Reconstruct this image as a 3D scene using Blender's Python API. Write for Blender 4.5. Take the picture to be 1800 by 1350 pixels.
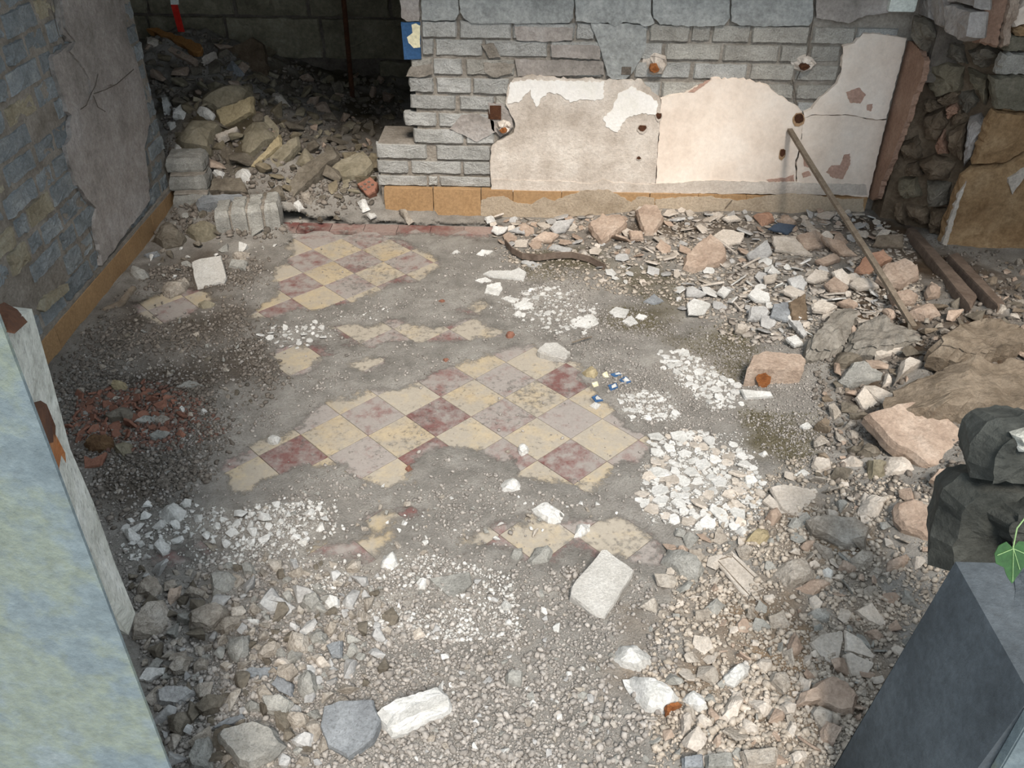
import bpy, bmesh, math, random
import numpy as np
from mathutils import Vector, Matrix, noise as mnoise

for o in list(bpy.data.objects): bpy.data.objects.remove(o)
scene = bpy.context.scene
COL = scene.collection

# ---------------------------------------------------------------- camera
FPX, PITCH, YAW, ROLL, CAMH = 1558.905, 0.617734, -0.0253124, -0.010670, 2.33102
def cam_axes():
    f = np.array([math.sin(YAW)*math.cos(PITCH), math.cos(YAW)*math.cos(PITCH), -math.sin(PITCH)])
    r = np.array([math.cos(YAW), -math.sin(YAW), 0.0]); d = np.cross(f, r)
    c, s = math.cos(ROLL), math.sin(ROLL)
    return np.array([c*r+s*d, -s*r+c*d, f])
RM = cam_axes(); CP = np.array([0, 0, CAMH])
cam = bpy.data.cameras.new('camera'); camo = bpy.data.objects.new('camera', cam); COL.objects.link(camo)
cam.sensor_width = 36; cam.lens = FPX*36/1800; cam.clip_start = .02
mw = Matrix.Identity(4)
for i in range(3):
    mw[i][0] = RM[0][i]; mw[i][1] = -RM[1][i]; mw[i][2] = -RM[2][i]; mw[i][3] = CP[i]
camo.matrix_world = mw
scene.camera = camo

# ---------------------------------------------------------------- sky, sun, exposure
vs = scene.view_settings
vs.view_transform = 'Standard'; vs.look = 'None'; vs.gamma = 1; vs.use_curve_mapping = False
vs.exposure = 0.72
world = bpy.data.worlds.new('sky'); scene.world = world; world.use_nodes = True
bgn = world.node_tree.nodes['Background']
bgn.inputs[0].default_value = (0.80, 0.91, 1.0, 1); bgn.inputs[1].default_value = 1.05
sd = bpy.data.lights.new('sun', 'SUN'); sd.energy = 2.7; sd.angle = math.radians(16); sd.color = (1, .92, .82)
suno = bpy.data.objects.new('sun', sd); COL.objects.link(suno)
suno.rotation_euler = Vector((-0.12, 0.62, -0.78)).to_track_quat('-Z', 'Y').to_euler()   # direction the light travels
suno.location = (3, -4, 6)

# ---------------------------------------------------------------- pixel -> place helpers
def ray(u, v): return np.array([(u-900)/FPX, (v-675)/FPX, 1.0]) @ RM
def on_plane(u, v, P, N):
    d = ray(u, v); t = np.dot(np.array(P)-CP, N)/np.dot(d, N); return CP+t*d
def onx(u, v, x): return on_plane(u, v, (x, 0, 0), (1, 0, 0))
def ony(u, v, y): return on_plane(u, v, (0, y, 0), (0, 1, 0))
def onz(u, v, z=0.): return on_plane(u, v, (0, 0, z), (0, 0, 1))
ZONE = dict(A=(0, 0, 3), B=(600, 0, 3), C=(1200, 0, 3), D=(0, 400, 3), E=(600, 400, 3), F=(1200, 400, 3),
            G=(0, 850, 2.7), H=(600, 850, 2.7), I=(1200, 850, 2.7), P=(0, 0, 1))
def px(zone, pts):
    a, b, s = ZONE[zone]
    return [(a+x/s, b+y/s) for x, y in zip(pts[::2], pts[1::2])]

# ---------------------------------------------------------------- vector noise
def vnoise(x, y, seed=0):
    xi = np.floor(x).astype(np.int64); yi = np.floor(y).astype(np.int64)
    fx = x-xi; fy = y-yi; fx = fx*fx*(3-2*fx); fy = fy*fy*(3-2*fy)
    def h(a, b):
        n = (a*374761393+b*668265263+seed*1442695041) & 0x7fffffff
        n = ((n ^ (n >> 13))*1274126177) & 0x7fffffff
        return ((n ^ (n >> 16)) & 0xffff)/65535.0
    return (h(xi, yi)*(1-fx)+h(xi+1, yi)*fx)*(1-fy)+(h(xi, yi+1)*(1-fx)+h(xi+1, yi+1)*fx)*fy
def fbm(x, y, f, o=4, seed=0):
    r = 0; a = .5
    for k in range(o):
        r = r+a*vnoise(x*f, y*f, seed+k*17); f *= 2.03; a *= .5
    return r-.47

# ---------------------------------------------------------------- ground height field
X0, X1, Y0, Y1, ST = -4.3, 3.7, 0.98, 7.3, 0.017
NX = int((X1-X0)/ST)+1; NY = int((Y1-Y0)/ST)+1
gx, gy = np.meshgrid(X0+np.arange(NX)*ST, Y0+np.arange(NY)*ST)
EXPOSED = [
 (395,860,400,810,470,770,520,745,600,695,690,682,765,655,850,618,940,600,1000,635,1040,665,1050,700,1090,735,1145,770,1130,800,1085,820,1080,865,1040,868,1000,855,920,835,900,810,830,800,745,795,720,830,745,855,650,860,620,830,580,825,520,835,480,850,430,880),
 (570,570,680,560,760,570,830,560,890,580,890,592,830,605,760,602,690,602,640,612,590,600),
 (465,625,500,605,560,600,590,625,545,650,510,662),
 (500,405,640,405,700,420,760,440,780,470,740,495,690,500,650,520,600,540,560,545,490,560,440,560,470,530,480,490,510,440),
 (230,540,330,505,400,520,340,560,270,580), (320,945,410,940,405,978,345,988), (245,965,330,955,345,990,290,1003),
 (535,988,555,950,600,945,690,945,690,970,650,990,590,995),
 (790,960,850,940,930,905,1060,900,1085,896,1170,950,1150,995,1110,1004,1000,965,960,1002,900,998,870,965),
 (800,545,840,525,870,540,840,560), (490,395,870,402,870,410,490,402), (392,672,408,664,425,680,410,690), (610,915,700,890,740,905,660,930), (600,640,680,625,700,640,640,655)]
def polysd(x, y, P):
    P = np.array(P); n = len(P); ins = np.zeros(x.shape, bool); dm = np.full(x.shape, 1e9)
    for i in range(n):
        a = P[i]; b = P[(i+1) % n]; e = b-a
        t = np.clip(((x-a[0])*e[0]+(y-a[1])*e[1])/(e@e+1e-12), 0, 1)
        dm = np.minimum(dm, np.hypot(x-a[0]-t*e[0], y-a[1]-t*e[1]))
        c = ((a[1] > y) != (b[1] > y)) & (x < (b[0]-a[0])*(y-a[1])/(b[1]-a[1]+1e-12)+a[0])
        ins ^= c
    return np.where(ins, -dm, dm)
sdm = np.full(gx.shape, 9.0)
for E_ in EXPOSED:
    W = [onz(u, v)[:2] for u, v in zip(E_[::2], E_[1::2])]
    sdm = np.minimum(sdm, polysd(gx, gy, W)-(.07 if E_[0] == 490 else 0.))
sdn = sdm+fbm(gx, gy, 9, 4, 3)*.16
gh = .0016+np.clip(sdn*.1, 0, .006)+np.clip(sdn*14, 0, 1)*(fbm(gx, gy, 14, 4, 5)*.018+.002)
film = np.clip(.5+(sdn-.01)*4.2, np.where(gy > 4.76, .1, .22)+.24*np.clip(fbm(gx, gy, 3.1, 4, 77)+.25, 0, 1), 1)          # how much dust lies there: 0 clean tile, 1 thick dust
def bump(cx, cy, rx, ry, h): return h*np.exp(-((gx-cx)/rx)**2-((gy-cy)/ry)**2)
def sstep(a, b, x):
    t = np.clip((x-a)/(b-a), 0, 1); return t*t*(3-2*t)
heap = bump(2.15, 3.2, .62, .85, .24)+bump(1.75, 4.15, .6, .5, .12)+bump(1.75, 2.35, .5, .5, .16)+bump(3.0, 3.2, .8, 1.6, .1)
heap += .07*sstep(.05, .9, gx)*sstep(4.3, 5.0, gy)*(gy < 5.4)*sstep(5.4, 5.1, gy)
heap += bump(-.55, 1.55, .55, .5, .07)+bump(.75, 1.55, .5, .45, .05)+bump(.35, 4.45, .5, .3, .03)
heap += bump(-1.75, 4.95, .45, .35, .10)
rear = sstep(4.85, 5.6, gy)*(gx < -.6)
heap += rear*(.16+.42*np.exp(-((gx+2.7)/.8)**2-((gy-6.7)/.9)**2)+.22*np.exp(-((gx+2.1)/.5)**2-((gy-5.7)/.5)**2)+.05*sstep(6, 7.2, gy))
heap += bump(-2.1, 3.7, .22, 1.0, .025)
gh = gh+heap+np.clip(heap, 0, .3)*fbm(gx, gy, 5, 4, 9)*.55
def hgt(x, y):
    fx = np.clip((np.asarray(x)-X0)/ST, 0, NX-1.001); fy = np.clip((np.asarray(y)-Y0)/ST, 0, NY-1.001)
    i = fx.astype(int); j = fy.astype(int); a = fx-i; b = fy-j
    return (gh[j, i]*(1-a)+gh[j, i+1]*a)*(1-b)+(gh[j+1, i]*(1-a)+gh[j+1, i+1]*a)*b
def ground(u, v, up=0.):
    """pixel(s) -> point on the ground heap"""
    u = np.asarray(u, float); v = np.asarray(v, float)
    d = np.stack([(u-900)/FPX, (v-675)/FPX, np.ones_like(u)], -1) @ RM
    z = np.zeros_like(u)+.05
    for _ in range(24):
        t = (z-CAMH)/d[..., 2]; p = CP+t[..., None]*d
        z = .5*z+.5*(hgt(p[..., 0], p[..., 1])+up)
    t = (z-CAMH)/d[..., 2]; p = CP+t[..., None]*d
    return p

# ---------------------------------------------------------------- materials
MATS = {}
def srgb(c):
    c = [x/255 for x in c]
    return tuple(x/12.92 if x <= .04045 else ((x+.055)/1.055)**2.4 for x in c)+(1,)
def material(name, cols, scale=7., rough=.92, bump=.35, bscale=70., var=.14, island=False, speck=0., speckcol=(60, 58, 55), dust=0., dustcol=(158, 152, 146), attr=None, pits=0., detail=7., spread=(.32, .68), grain=.32, dscale=5.):
    m = bpy.data.materials.new(name); m.use_nodes = True; nt = m.node_tree; N = nt.nodes; L = nt.links
    b = N['Principled BSDF']; b.inputs['Roughness'].default_value = rough
    b.inputs['Specular IOR Level'].default_value = .25
    g = N.new('ShaderNodeNewGeometry'); pos = g.outputs['Position']
    oi = N.new('ShaderNodeObjectInfo')
    rnd = g.outputs['Random Per Island'] if island else oi.outputs['Random']
    off = N.new('ShaderNodeVectorMath'); off.operation = 'ADD'; L.new(pos, off.inputs[0])
    k = N.new('ShaderNodeMath'); k.operation = 'MULTIPLY'; L.new(rnd, k.inputs[0]); k.inputs[1].default_value = 37.
    L.new(k.outputs[0], off.inputs[1]); vec = off.outputs[0]
    n1 = N.new('ShaderNodeTexNoise'); n1.inputs['Scale'].default_value = scale; n1.inputs['Detail'].default_value = detail; n1.inputs['Roughness'].default_value = .65
    L.new(vec, n1.inputs['Vector'])
    cr = N.new('ShaderNodeValToRGB'); cr.color_ramp.elements.remove(cr.color_ramp.elements[0])
    n = len(cols)
    for i, c in enumerate(cols):
        p = spread[0]+(spread[1]-spread[0])*i/max(1, n-1)
        e = cr.color_ramp.elements[0] if i == 0 else cr.color_ramp.elements.new(p)
        e.position = p; e.color = srgb(c)
    L.new(n1.outputs['Fac'], cr.inputs[0]); col = cr.outputs[0]
    def mix(fac, a, c, mode='MIX'):
        x = N.new('ShaderNodeMix'); x.data_type = 'RGBA'; x.blend_type = mode
        if isinstance(fac, float): x.inputs[0].default_value = fac
        else: L.new(fac, x.inputs[0])
        for s, v in ((6, a), (7, c)):
            if isinstance(v, tuple): x.inputs[s].default_value = v
            else: L.new(v, x.inputs[s])
        return x.outputs[2]
    if attr:
        at = N.new('ShaderNodeAttribute'); at.attribute_name = attr
        col = mix(1.0, at.outputs['Color'], col, 'MULTIPLY')
    if dust:
        nd = N.new('ShaderNodeTexNoise'); nd.inputs['Scale'].default_value = dscale; nd.inputs['Detail'].default_value = 9; nd.inputs['Roughness'].default_value = .72
        L.new(pos, nd.inputs['Vector'])
        dr = N.new('ShaderNodeMapRange'); L.new(nd.outputs['Fac'], dr.inputs[0])
        dr.inputs[1].default_value = .46-dust*.15; dr.inputs[2].default_value = .62-dust*.1; dr.inputs[4].default_value = min(.95, .45+dust*.5)
        add = N.new('ShaderNodeMath'); add.operation = 'MULTIPLY_ADD'; L.new(oi.outputs['Random'], add.inputs[0]); add.inputs[1].default_value = .16; L.new(nd.outputs['Fac'], add.inputs[2])
        sub = N.new('ShaderNodeMath'); sub.operation = 'SUBTRACT'; L.new(add.outputs[0], sub.inputs[0]); sub.inputs[1].default_value = .08
        L.new(sub.outputs[0], dr.inputs[0])
        col = mix(dr.outputs[0], col, srgb(dustcol))
    hs = N.new('ShaderNodeHueSaturation'); L.new(col, hs.inputs['Color'])
    mr = N.new('ShaderNodeMapRange'); L.new(rnd, mr.inputs[0]); mr.inputs[3].default_value = 1-var; mr.inputs[4].default_value = 1+var
    L.new(mr.outputs[0], hs.inputs['Value']); col = hs.outputs[0]
    n2 = N.new('ShaderNodeTexNoise'); n2.inputs['Scale'].default_value = bscale; n2.inputs['Detail'].default_value = 6; n2.inputs['Roughness'].default_value = .7
    L.new(vec, n2.inputs['Vector'])
    gm = N.new('ShaderNodeMapRange'); L.new(n2.outputs['Fac'], gm.inputs[0]); gm.inputs[1].default_value = .25; gm.inputs[2].default_value = .75; gm.inputs[3].default_value = 1-grain; gm.inputs[4].default_value = 1+grain*.8
    gs = N.new('ShaderNodeVectorMath'); gs.operation = 'SCALE'; L.new(col, gs.inputs[0]); L.new(gm.outputs[0], gs.inputs['Scale']); col = gs.outputs[0]
    if speck:
        sr = N.new('ShaderNodeMapRange'); n3 = N.new('ShaderNodeTexNoise'); n3.inputs['Scale'].default_value = bscale*1.7; n3.inputs['Detail'].default_value = 3
        L.new(vec, n3.inputs['Vector']); L.new(n3.outputs['Fac'], sr.inputs[0]); sr.inputs[1].default_value = .56; sr.inputs[2].default_value = .66; sr.inputs[4].default_value = speck
        col = mix(sr.outputs[0], col, srgb(speckcol))
    L.new(col, b.inputs['Base Color'])
    if attr:   # thin dust lets the tile show through between its grains
        nf = N.new('ShaderNodeTexNoise'); nf.inputs['Scale'].default_value = 38; nf.inputs['Detail'].default_value = 8; nf.inputs['Roughness'].default_value = .75
        L.new(pos, nf.inputs['Vector'])
        fa = N.new('ShaderNodeMath'); fa.operation = 'MULTIPLY_ADD'; L.new(nf.outputs['Fac'], fa.inputs[0]); fa.inputs[1].default_value = 1.6; fa.inputs[2].default_value = -.8
        fb = N.new('ShaderNodeMath'); fb.operation = 'MULTIPLY_ADD'; L.new(at.outputs['Alpha'], fb.inputs[0]); fb.inputs[1].default_value = 2.6; L.new(fa.outputs[0], fb.inputs[2])
        fc = N.new('ShaderNodeMath'); fc.operation = 'SUBTRACT'; fc.use_clamp = True; L.new(fb.outputs[0], fc.inputs[0]); fc.inputs[1].default_value = .8
        fc.use_clamp = False
        fd = N.new('ShaderNodeMath'); fd.operation = 'MULTIPLY'; fd.use_clamp = True; L.new(fc.outputs[0], fd.inputs[0]); fd.inputs[1].default_value = 2.2
        L.new(fd.outputs[0], b.inputs['Alpha'])
    bp = N.new('ShaderNodeBump'); bp.inputs['Strength'].default_value = min(1, bump*1.5); bp.inputs['Distance'].default_value = .012
    h = N.new('ShaderNodeMath'); h.operation = 'MULTIPLY_ADD'; L.new(n1.outputs['Fac'], h.inputs[0]); h.inputs[1].default_value = .8; L.new(n2.outputs['Fac'], h.inputs[2])
    L.new(h.outputs[0], bp.inputs['Height']); L.new(bp.outputs[0], b.inputs['Normal'])
    MATS[name] = m; return m
material('dust', [(196, 192, 186), (225, 220, 214), (250, 246, 240)], 9, bump=.6, bscale=130, var=0, attr='tint', speck=.18)
material('slab_base', [(146, 141, 135), (166, 161, 155)], 5)
material('tile_cream', [(174, 157, 128), (183, 167, 141), (168, 150, 121)], 3, rough=.62, bump=.06, bscale=60, var=.06, grain=.1, dust=.7, dscale=8., dustcol=(160, 153, 143), speck=.1)
material('tile_maroon', [(116, 80, 76), (126, 92, 88), (108, 74, 72)], 4, rough=.62, bump=.06, bscale=60, var=.07, grain=.12, dust=.8, dscale=13., dustcol=(156, 151, 145), speck=.1)
material('tile_border', [(112, 72, 68), (128, 88, 82)], 4, rough=.7, bump=.06, dust=.5, dustcol=(150, 138, 130))
material('concrete_brick', [(154, 153, 149), (175, 174, 170), (192, 191, 188)], 9, bump=.5, bscale=110, var=.10, speck=.35)
material('concrete_brick_warm', [(152, 148, 140), (173, 169, 161), (189, 186, 178)], 9, bump=.5, bscale=110, var=.10, speck=.3)
material('mortar', [(128, 120, 110), (150, 142, 132), (168, 160, 150)], 8, bump=.9, bscale=60, var=0)
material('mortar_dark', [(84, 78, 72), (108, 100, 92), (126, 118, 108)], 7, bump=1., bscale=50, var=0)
material('render_blue', [(144, 146, 144), (163, 165, 163), (180, 181, 178)], 5, bump=.45, bscale=40, var=.07, speck=.08)
material('concrete_pale', [(176, 172, 166), (192, 188, 182), (204, 201, 196)], 9, bump=.45, bscale=120, var=.04, speck=.2, speckcol=(140, 134, 128))
material('render_grey', [(138, 132, 126), (164, 156, 150), (182, 176, 172)], 4, bump=.5, bscale=45, var=.05, speck=.12)
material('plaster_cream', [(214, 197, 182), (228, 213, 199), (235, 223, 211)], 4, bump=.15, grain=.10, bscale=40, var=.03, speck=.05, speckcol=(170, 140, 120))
material('plaster_worn', [(178, 166, 154), (200, 189, 178), (218, 209, 199)], 6, bump=.35, grain=.2, bscale=60, var=.03, speck=.2, speckcol=(150, 136, 124))
material('plaster_white', [(226, 222, 214), (234, 230, 225), (238, 236, 232)], 5, bump=.2, grain=.1, bscale=60, var=.03)
material('plaster_pink', [(176, 142, 126), (190, 158, 142)], 6, bump=.3, var=.05)
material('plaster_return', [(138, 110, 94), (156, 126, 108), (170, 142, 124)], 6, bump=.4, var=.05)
material('skirting', [(150, 118, 84), (164, 132, 96), (156, 124, 90)], 4, rough=.6, bump=.08, var=.06, dust=.15, dustcol=(160, 130, 96))
material('cement', [(160, 144, 124), (182, 166, 146), (176, 158, 136)], 6, bump=.4, var=.06)
material('left_stone', [(118, 124, 126), (138, 143, 145), (158, 161, 160)], 8, bump=.5, bscale=80, var=.15, speck=.25)
material('left_stone_tan', [(142, 132, 112), (162, 152, 130), (172, 166, 148)], 8, bump=.5, bscale=80, var=.1, speck=.2)
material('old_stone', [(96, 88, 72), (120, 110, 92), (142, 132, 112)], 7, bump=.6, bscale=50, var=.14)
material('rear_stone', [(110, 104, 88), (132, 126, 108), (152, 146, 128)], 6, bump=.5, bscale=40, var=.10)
material('brown_stone', [(92, 78, 64), (114, 98, 81), (138, 121, 102)], 8, bump=.7, bscale=50, var=.2)
material('pink_stone', [(160, 124, 104), (180, 144, 122)], 8, bump=.6, var=.1)
material('ochre_render', [(132, 104, 74), (152, 124, 92), (170, 144, 112)], 5, bump=.4, bscale=40, var=.05, speck=.1, speckcol=(110, 86, 58))
material('moss_stone', [(108, 103, 88), (136, 130, 114), (158, 151, 135)], 9, bump=.7, var=.1)
material('white_chip', [(184, 182, 177), (204, 202, 198), (218, 216, 213)], 12, bump=.35, bscale=120, var=.08)
material('white_crumb', [(176, 172, 167), (196, 193, 188), (212, 210, 206)], 12, bump=.3, bscale=120, var=.16, island=True)
material('grey_gravel', [(132, 126, 120), (158, 151, 144), (178, 172, 166)], 14, bump=.3, bscale=120, var=.24, island=True)
material('dust_grit', [(128, 122, 116), (150, 144, 138), (170, 164, 158)], 14, bump=.2, bscale=120, var=.25, island=True)
material('dark_gravel', [(92, 86, 78), (116, 108, 100), (140, 131, 122)], 14, bump=.3, bscale=120, var=.24, island=True)
material('tan_gravel', [(148, 137, 124), (172, 161, 148), (192, 182, 170)], 14, bump=.3, bscale=120, var=.2, island=True)
material('terracotta', [(122, 84, 70), (138, 98, 82), (132, 94, 80)], 12, bump=.3, bscale=90, var=.18)
material('terracotta_crumb', [(112, 84, 74), (128, 98, 86)], 12, bump=.3, var=.2, island=True)
material('plate_cream', [(174, 164, 152), (194, 184, 173), (210, 201, 191)], 9, bump=.4, bscale=90, var=.12, speck=.15, speckcol=(150, 130, 112))
material('plate_pink', [(154, 134, 119), (174, 154, 138), (190, 172, 157)], 9, bump=.55, bscale=70, var=.12, speck=.15, speckcol=(130, 104, 86))
material('plate_grey', [(150, 148, 146), (176, 174, 172), (194, 193, 191)], 9, bump=.4, bscale=90, var=.14, speck=.12)
material('plate_scrap', [(146, 136, 126), (168, 159, 150), (188, 181, 173)], 9, bump=.4, bscale=90, var=.16, island=True)
material('stone_grey', [(136, 134, 128), (158, 156, 150), (178, 175, 168)], 10, bump=.5, bscale=110, var=.12, speck=.3)
material('stone_beige', [(152, 142, 130), (178, 168, 156), (198, 190, 180)], 10, bump=.7, bscale=80, var=.12, speck=.25, speckcol=(104, 94, 84))
material('stone_dark', [(92, 84, 74), (116, 108, 96), (136, 128, 116)], 9, bump=.6, bscale=70, var=.12, speck=.2)
material('stone_olive', [(112, 105, 88), (136, 128, 110), (158, 150, 132)], 6, bump=.5, bscale=50, var=.12)
material('stone_yellow', [(154, 140, 110), (176, 162, 132)], 9, bump=.5, bscale=80, var=.06)
material('slate', [(116, 118, 121), (134, 137, 140), (152, 155, 158)], 8, bump=.4, bscale=90, var=.1, speck=.3)
material('earth', [(102, 90, 76), (124, 111, 96), (144, 131, 115)], 8, bump=1., bscale=45, var=.06, speck=.2, speckcol=(104, 88, 72))
material('earth_grey', [(114, 108, 100), (136, 130, 121), (156, 150, 141)], 8, bump=1., bscale=45, var=.06, speck=.2, speckcol=(96, 88, 78))
material('rust', [(128, 78, 44), (156, 98, 56), (146, 106, 74)], 14, bump=.6, bscale=90, var=.05)
material('rust_pale', [(160, 128, 96), (178, 148, 118)], 14, bump=.4, var=.05)
material('rust_brown', [(84, 64, 48), (112, 86, 62), (134, 108, 82)], 18, bump=.8, bscale=60, var=.05)
material('rust_dark', [(70, 46, 34), (96, 62, 42)], 14, bump=.6, bscale=90, var=.05)
material('blue_glaze', [(52, 84, 122), (64, 98, 138)], 5, rough=.3, bump=.05, var=.06)
material('ivory_glaze', [(222, 212, 176), (232, 224, 192)], 5, rough=.4, bump=.08, var=.03)
material('navy_glaze', [(56, 66, 80), (70, 82, 98)], 5, rough=.45, bump=.1, var=.05)
material('timber', [(104, 92, 80), (124, 112, 98), (138, 126, 112)], 18, bump=.3, bscale=80, var=.06)
material('timber_orange', [(134, 94, 52), (156, 112, 66)], 14, bump=.3, var=.05)
material('strip_metal', [(92, 78, 68), (112, 98, 88), (128, 112, 100)], 14, rough=.6, bump=.2, var=.05)
material('jamb_pale', [(88, 97, 100), (98, 107, 109), (106, 112, 101), (104, 112, 112), (122, 128, 127)], 4.2, bump=.5, grain=.3, bscale=30, var=.02, speck=.08)
material('lichen', [(166, 172, 120), (178, 184, 140)], 9, bump=.4, var=.02)
material('jamb_edge', [(146, 144, 134), (178, 176, 166), (200, 198, 190)], 9, bump=.7, bscale=50, var=.03, speck=.3)
material('jamb_shaded', [(62, 66, 69), (74, 79, 83), (86, 91, 95)], 3, bump=.4, bscale=40, var=.04, speck=.12)  # shade on the right jamb is put into this darker stone colour
material('shaded_stone', [(48, 50, 47), (66, 67, 63), (84, 85, 80)], 6, bump=.6, bscale=40, var=.15)  # stones on the right jamb, their shade included in the colour
material('ivy', [(34, 62, 30), (48, 82, 40)], 20, rough=.45, bump=.2, var=.05)
material('vein', [(120, 146, 96), (136, 160, 112)], 20, var=.02)
material('red_tape', [(190, 44, 36), (200, 52, 44)], 5, rough=.4, bump=.05, var=.02)
material('white_paint', [(214, 220, 212), (228, 232, 226)], 6, rough=.5, bump=.08, var=.02)
material('moss', [(98, 92, 72), (118, 111, 88), (132, 124, 102)], 16, bump=.8, bscale=150, var=.15, island=True)
material('ceiling_plaster', [(96, 90, 84), (110, 104, 98)], 3, bump=.2, var=0)
def mat(n): return MATS[n]

# ---------------------------------------------------------------- mesh helpers
def link(name, me, parent=None, loc=(0, 0, 0), m=None):
    o = bpy.data.objects.new(name, me); COL.objects.link(o); o.location = loc
    if parent: o.parent = parent
    if m and me: me.materials.append(mat(m))
    return o
def make(name, V, Fc, m, parent=None, loc=(0, 0, 0), smooth=False):
    me = bpy.data.meshes.new(name); me.from_pydata([tuple(v) for v in V], [], Fc); me.update()
    if smooth: me.polygons.foreach_set('use_smooth', [True]*len(me.polygons))
    return link(name, me, parent, loc, m)
def tag(o, label=None, cat=None, group=None, kind=None):
    if label: o['label'] = label
    if cat: o['category'] = cat
    if group: o['group'] = group
    if kind: o['kind'] = kind
    return o
def empty(name, loc=(0, 0, 0)):
    o = bpy.data.objects.new(name, None); COL.objects.link(o); o.location = loc; o.empty_display_size = .05; return o
def ccw(P):
    P = [tuple(p) for p in P]
    a = sum(P[i][0]*P[(i+1) % len(P)][1]-P[(i+1) % len(P)][0]*P[i][1] for i in range(len(P)))
    return P if a > 0 else P[::-1]
def resample(P, s, rng, jit):
    out = []
    for i in range(len(P)):
        a = np.array(P[i]); b = np.array(P[(i+1) % len(P)]); L = np.linalg.norm(b-a); n = max(1, int(round(L/s)))
        nn = np.array([b[1]-a[1], a[0]-b[0]])/(L+1e-9)
        for k in range(n):
            p = a+(b-a)*k/n
            if jit: p = p+nn*rng.uniform(-jit, jit)*(1 if k else .4)
            out.append(p)
    return np.array(out)
def plate(P, thick, rng, bev=.004, rough=.002, jit=.002, M=26, facets=0, dome=0., under=.96, rings=(.72, .4)):
    """star-shaped slab: outline P in a local frame, top at w=0, down to w=-thick"""
    P = ccw(P); per = sum(np.hypot(P[i][0]-P[i-1][0], P[i][1]-P[i-1][1]) for i in range(len(P)))
    R = resample(P, per/M, rng, jit); n = len(R); c = R.mean(0); D = R-c; mr = np.hypot(D[:, 0], D[:, 1]).mean()
    lev = [(under*.94, -thick), (under*1.0, -thick*.85), (1.0, -min(thick*.4, bev*2.5)), (max(.5, 1-bev/mr), 0.)]+[(r, 0.) for r in rings]
    V = []; ox, oy = rng.uniform(0, 99), rng.uniform(0, 99)
    cuts = []
    for k in range(facets):
        a = rng.uniform(0, 6.283); cuts.append((math.cos(a), math.sin(a), rng.uniform(-.1, .45)*mr, rng.uniform(.35, .9)))
    for li, (s, w) in enumerate(lev):
        for i in range(n):
            p = D[i]*s
            if li in (1, 2): p = p*(1+rng.uniform(-.02, .02))
            z = w
            if li >= 2:
                z += dome*mr*(1-s*s)
                z += rough*2*(mnoise.noise((p[0]*1.3/mr+ox, p[1]*1.3/mr+oy, 0))+.6*mnoise.noise((p[0]*4/mr+oy, p[1]*4/mr+ox, 3)))
                for (a, b, cc, sl) in cuts: z -= max(0, a*p[0]+b*p[1]-cc)*sl
                z = max(z, -thick*.8)
            V.append((c[0]+p[0], c[1]+p[1], z))
    zc = dome*mr+rough*mnoise.noise((ox, oy, 0))
    for (a, b, cc, sl) in cuts: zc -= max(0, -cc)*sl
    V.append((c[0], c[1], max(zc, -thick*.8)))
    Fc = [tuple(range(n))[::-1]]
    for li in range(len(lev)-1):
        for i in range(n):
            j = (i+1) % n; Fc.append((li*n+i, li*n+j, (li+1)*n+j, (li+1)*n+i))
    t = len(lev)-1
    for i in range(n): Fc.append((t*n+i, t*n+(i+1) % n, len(V)-1))
    return V, Fc
def sheet(P, thick, rng, jit=.004, step=.02):
    """thin sheet of any outline (plaster, render) with a ragged broken edge"""
    from mathutils.geometry import tessellate_polygon
    P = ccw(P); R = resample(P, step, rng, jit); n = len(R)
    V = [(p[0], p[1], 0) for p in R]+[(p[0]+rng.uniform(-.3, .3)*thick, p[1]+rng.uniform(-.3, .3)*thick, -thick) for p in R]
    T = tessellate_polygon([[Vector(v) for v in V[:n]]])
    Fc = []
    for t in T:
        a, b, c = [V[i] for i in t]
        s = (b[0]-a[0])*(c[1]-a[1])-(c[0]-a[0])*(b[1]-a[1])
        Fc.append(t if s > 0 else (t[0], t[2], t[1]))
    for i in range(n):
        j = (i+1) % n; Fc.append((i, n+i, n+j, j))
    return V, Fc
class Frame:
    def __init__(s, O, U, V): 
        s.O = np.array(O, float); s.U = np.array(U, float)/np.linalg.norm(U); v = np.array(V, float); v = v-s.U*(v@s.U); s.V = v/np.linalg.norm(v); s.N = np.cross(s.U, s.V)
    def loc(s, p): p = np.array(p)-s.O; return (p@s.U, p@s.V)
    def world(s, q): return s.O+q[0]*s.U+q[1]*s.V+(q[2] if len(q) > 2 else 0)*s.N
    def pix(s, u, v): return s.loc(on_plane(u, v, s.O, s.N))
def put(name, VF, fr, m, parent=None, lift=0., smooth=False, base=None):
    V, Fc = VF; W = np.array([fr.world(v) for v in V])+fr.N*lift
    c = W.mean(0) if base is None else np.array(base)
    return make(name, W-c, Fc, m, parent, c, smooth)
def box(name, x0, x1, y0, y1, z0, z1, m, parent=None, bev=0.):
    c = np.array([(x0+x1)/2, (y0+y1)/2, z0]); bm = bmesh.new()
    bmesh.ops.create_cube(bm, size=1, matrix=Matrix.Translation((0, 0, (z1-z0)/2)) @ Matrix.Diagonal((x1-x0, y1-y0, z1-z0, 1)))
    if bev: bmesh.ops.bevel(bm, geom=bm.edges[:], offset=bev, segments=2, affect='EDGES')
    me = bpy.data.meshes.new(name); bm.to_mesh(me); bm.free()
    return link(name, me, parent, c, m)
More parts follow.
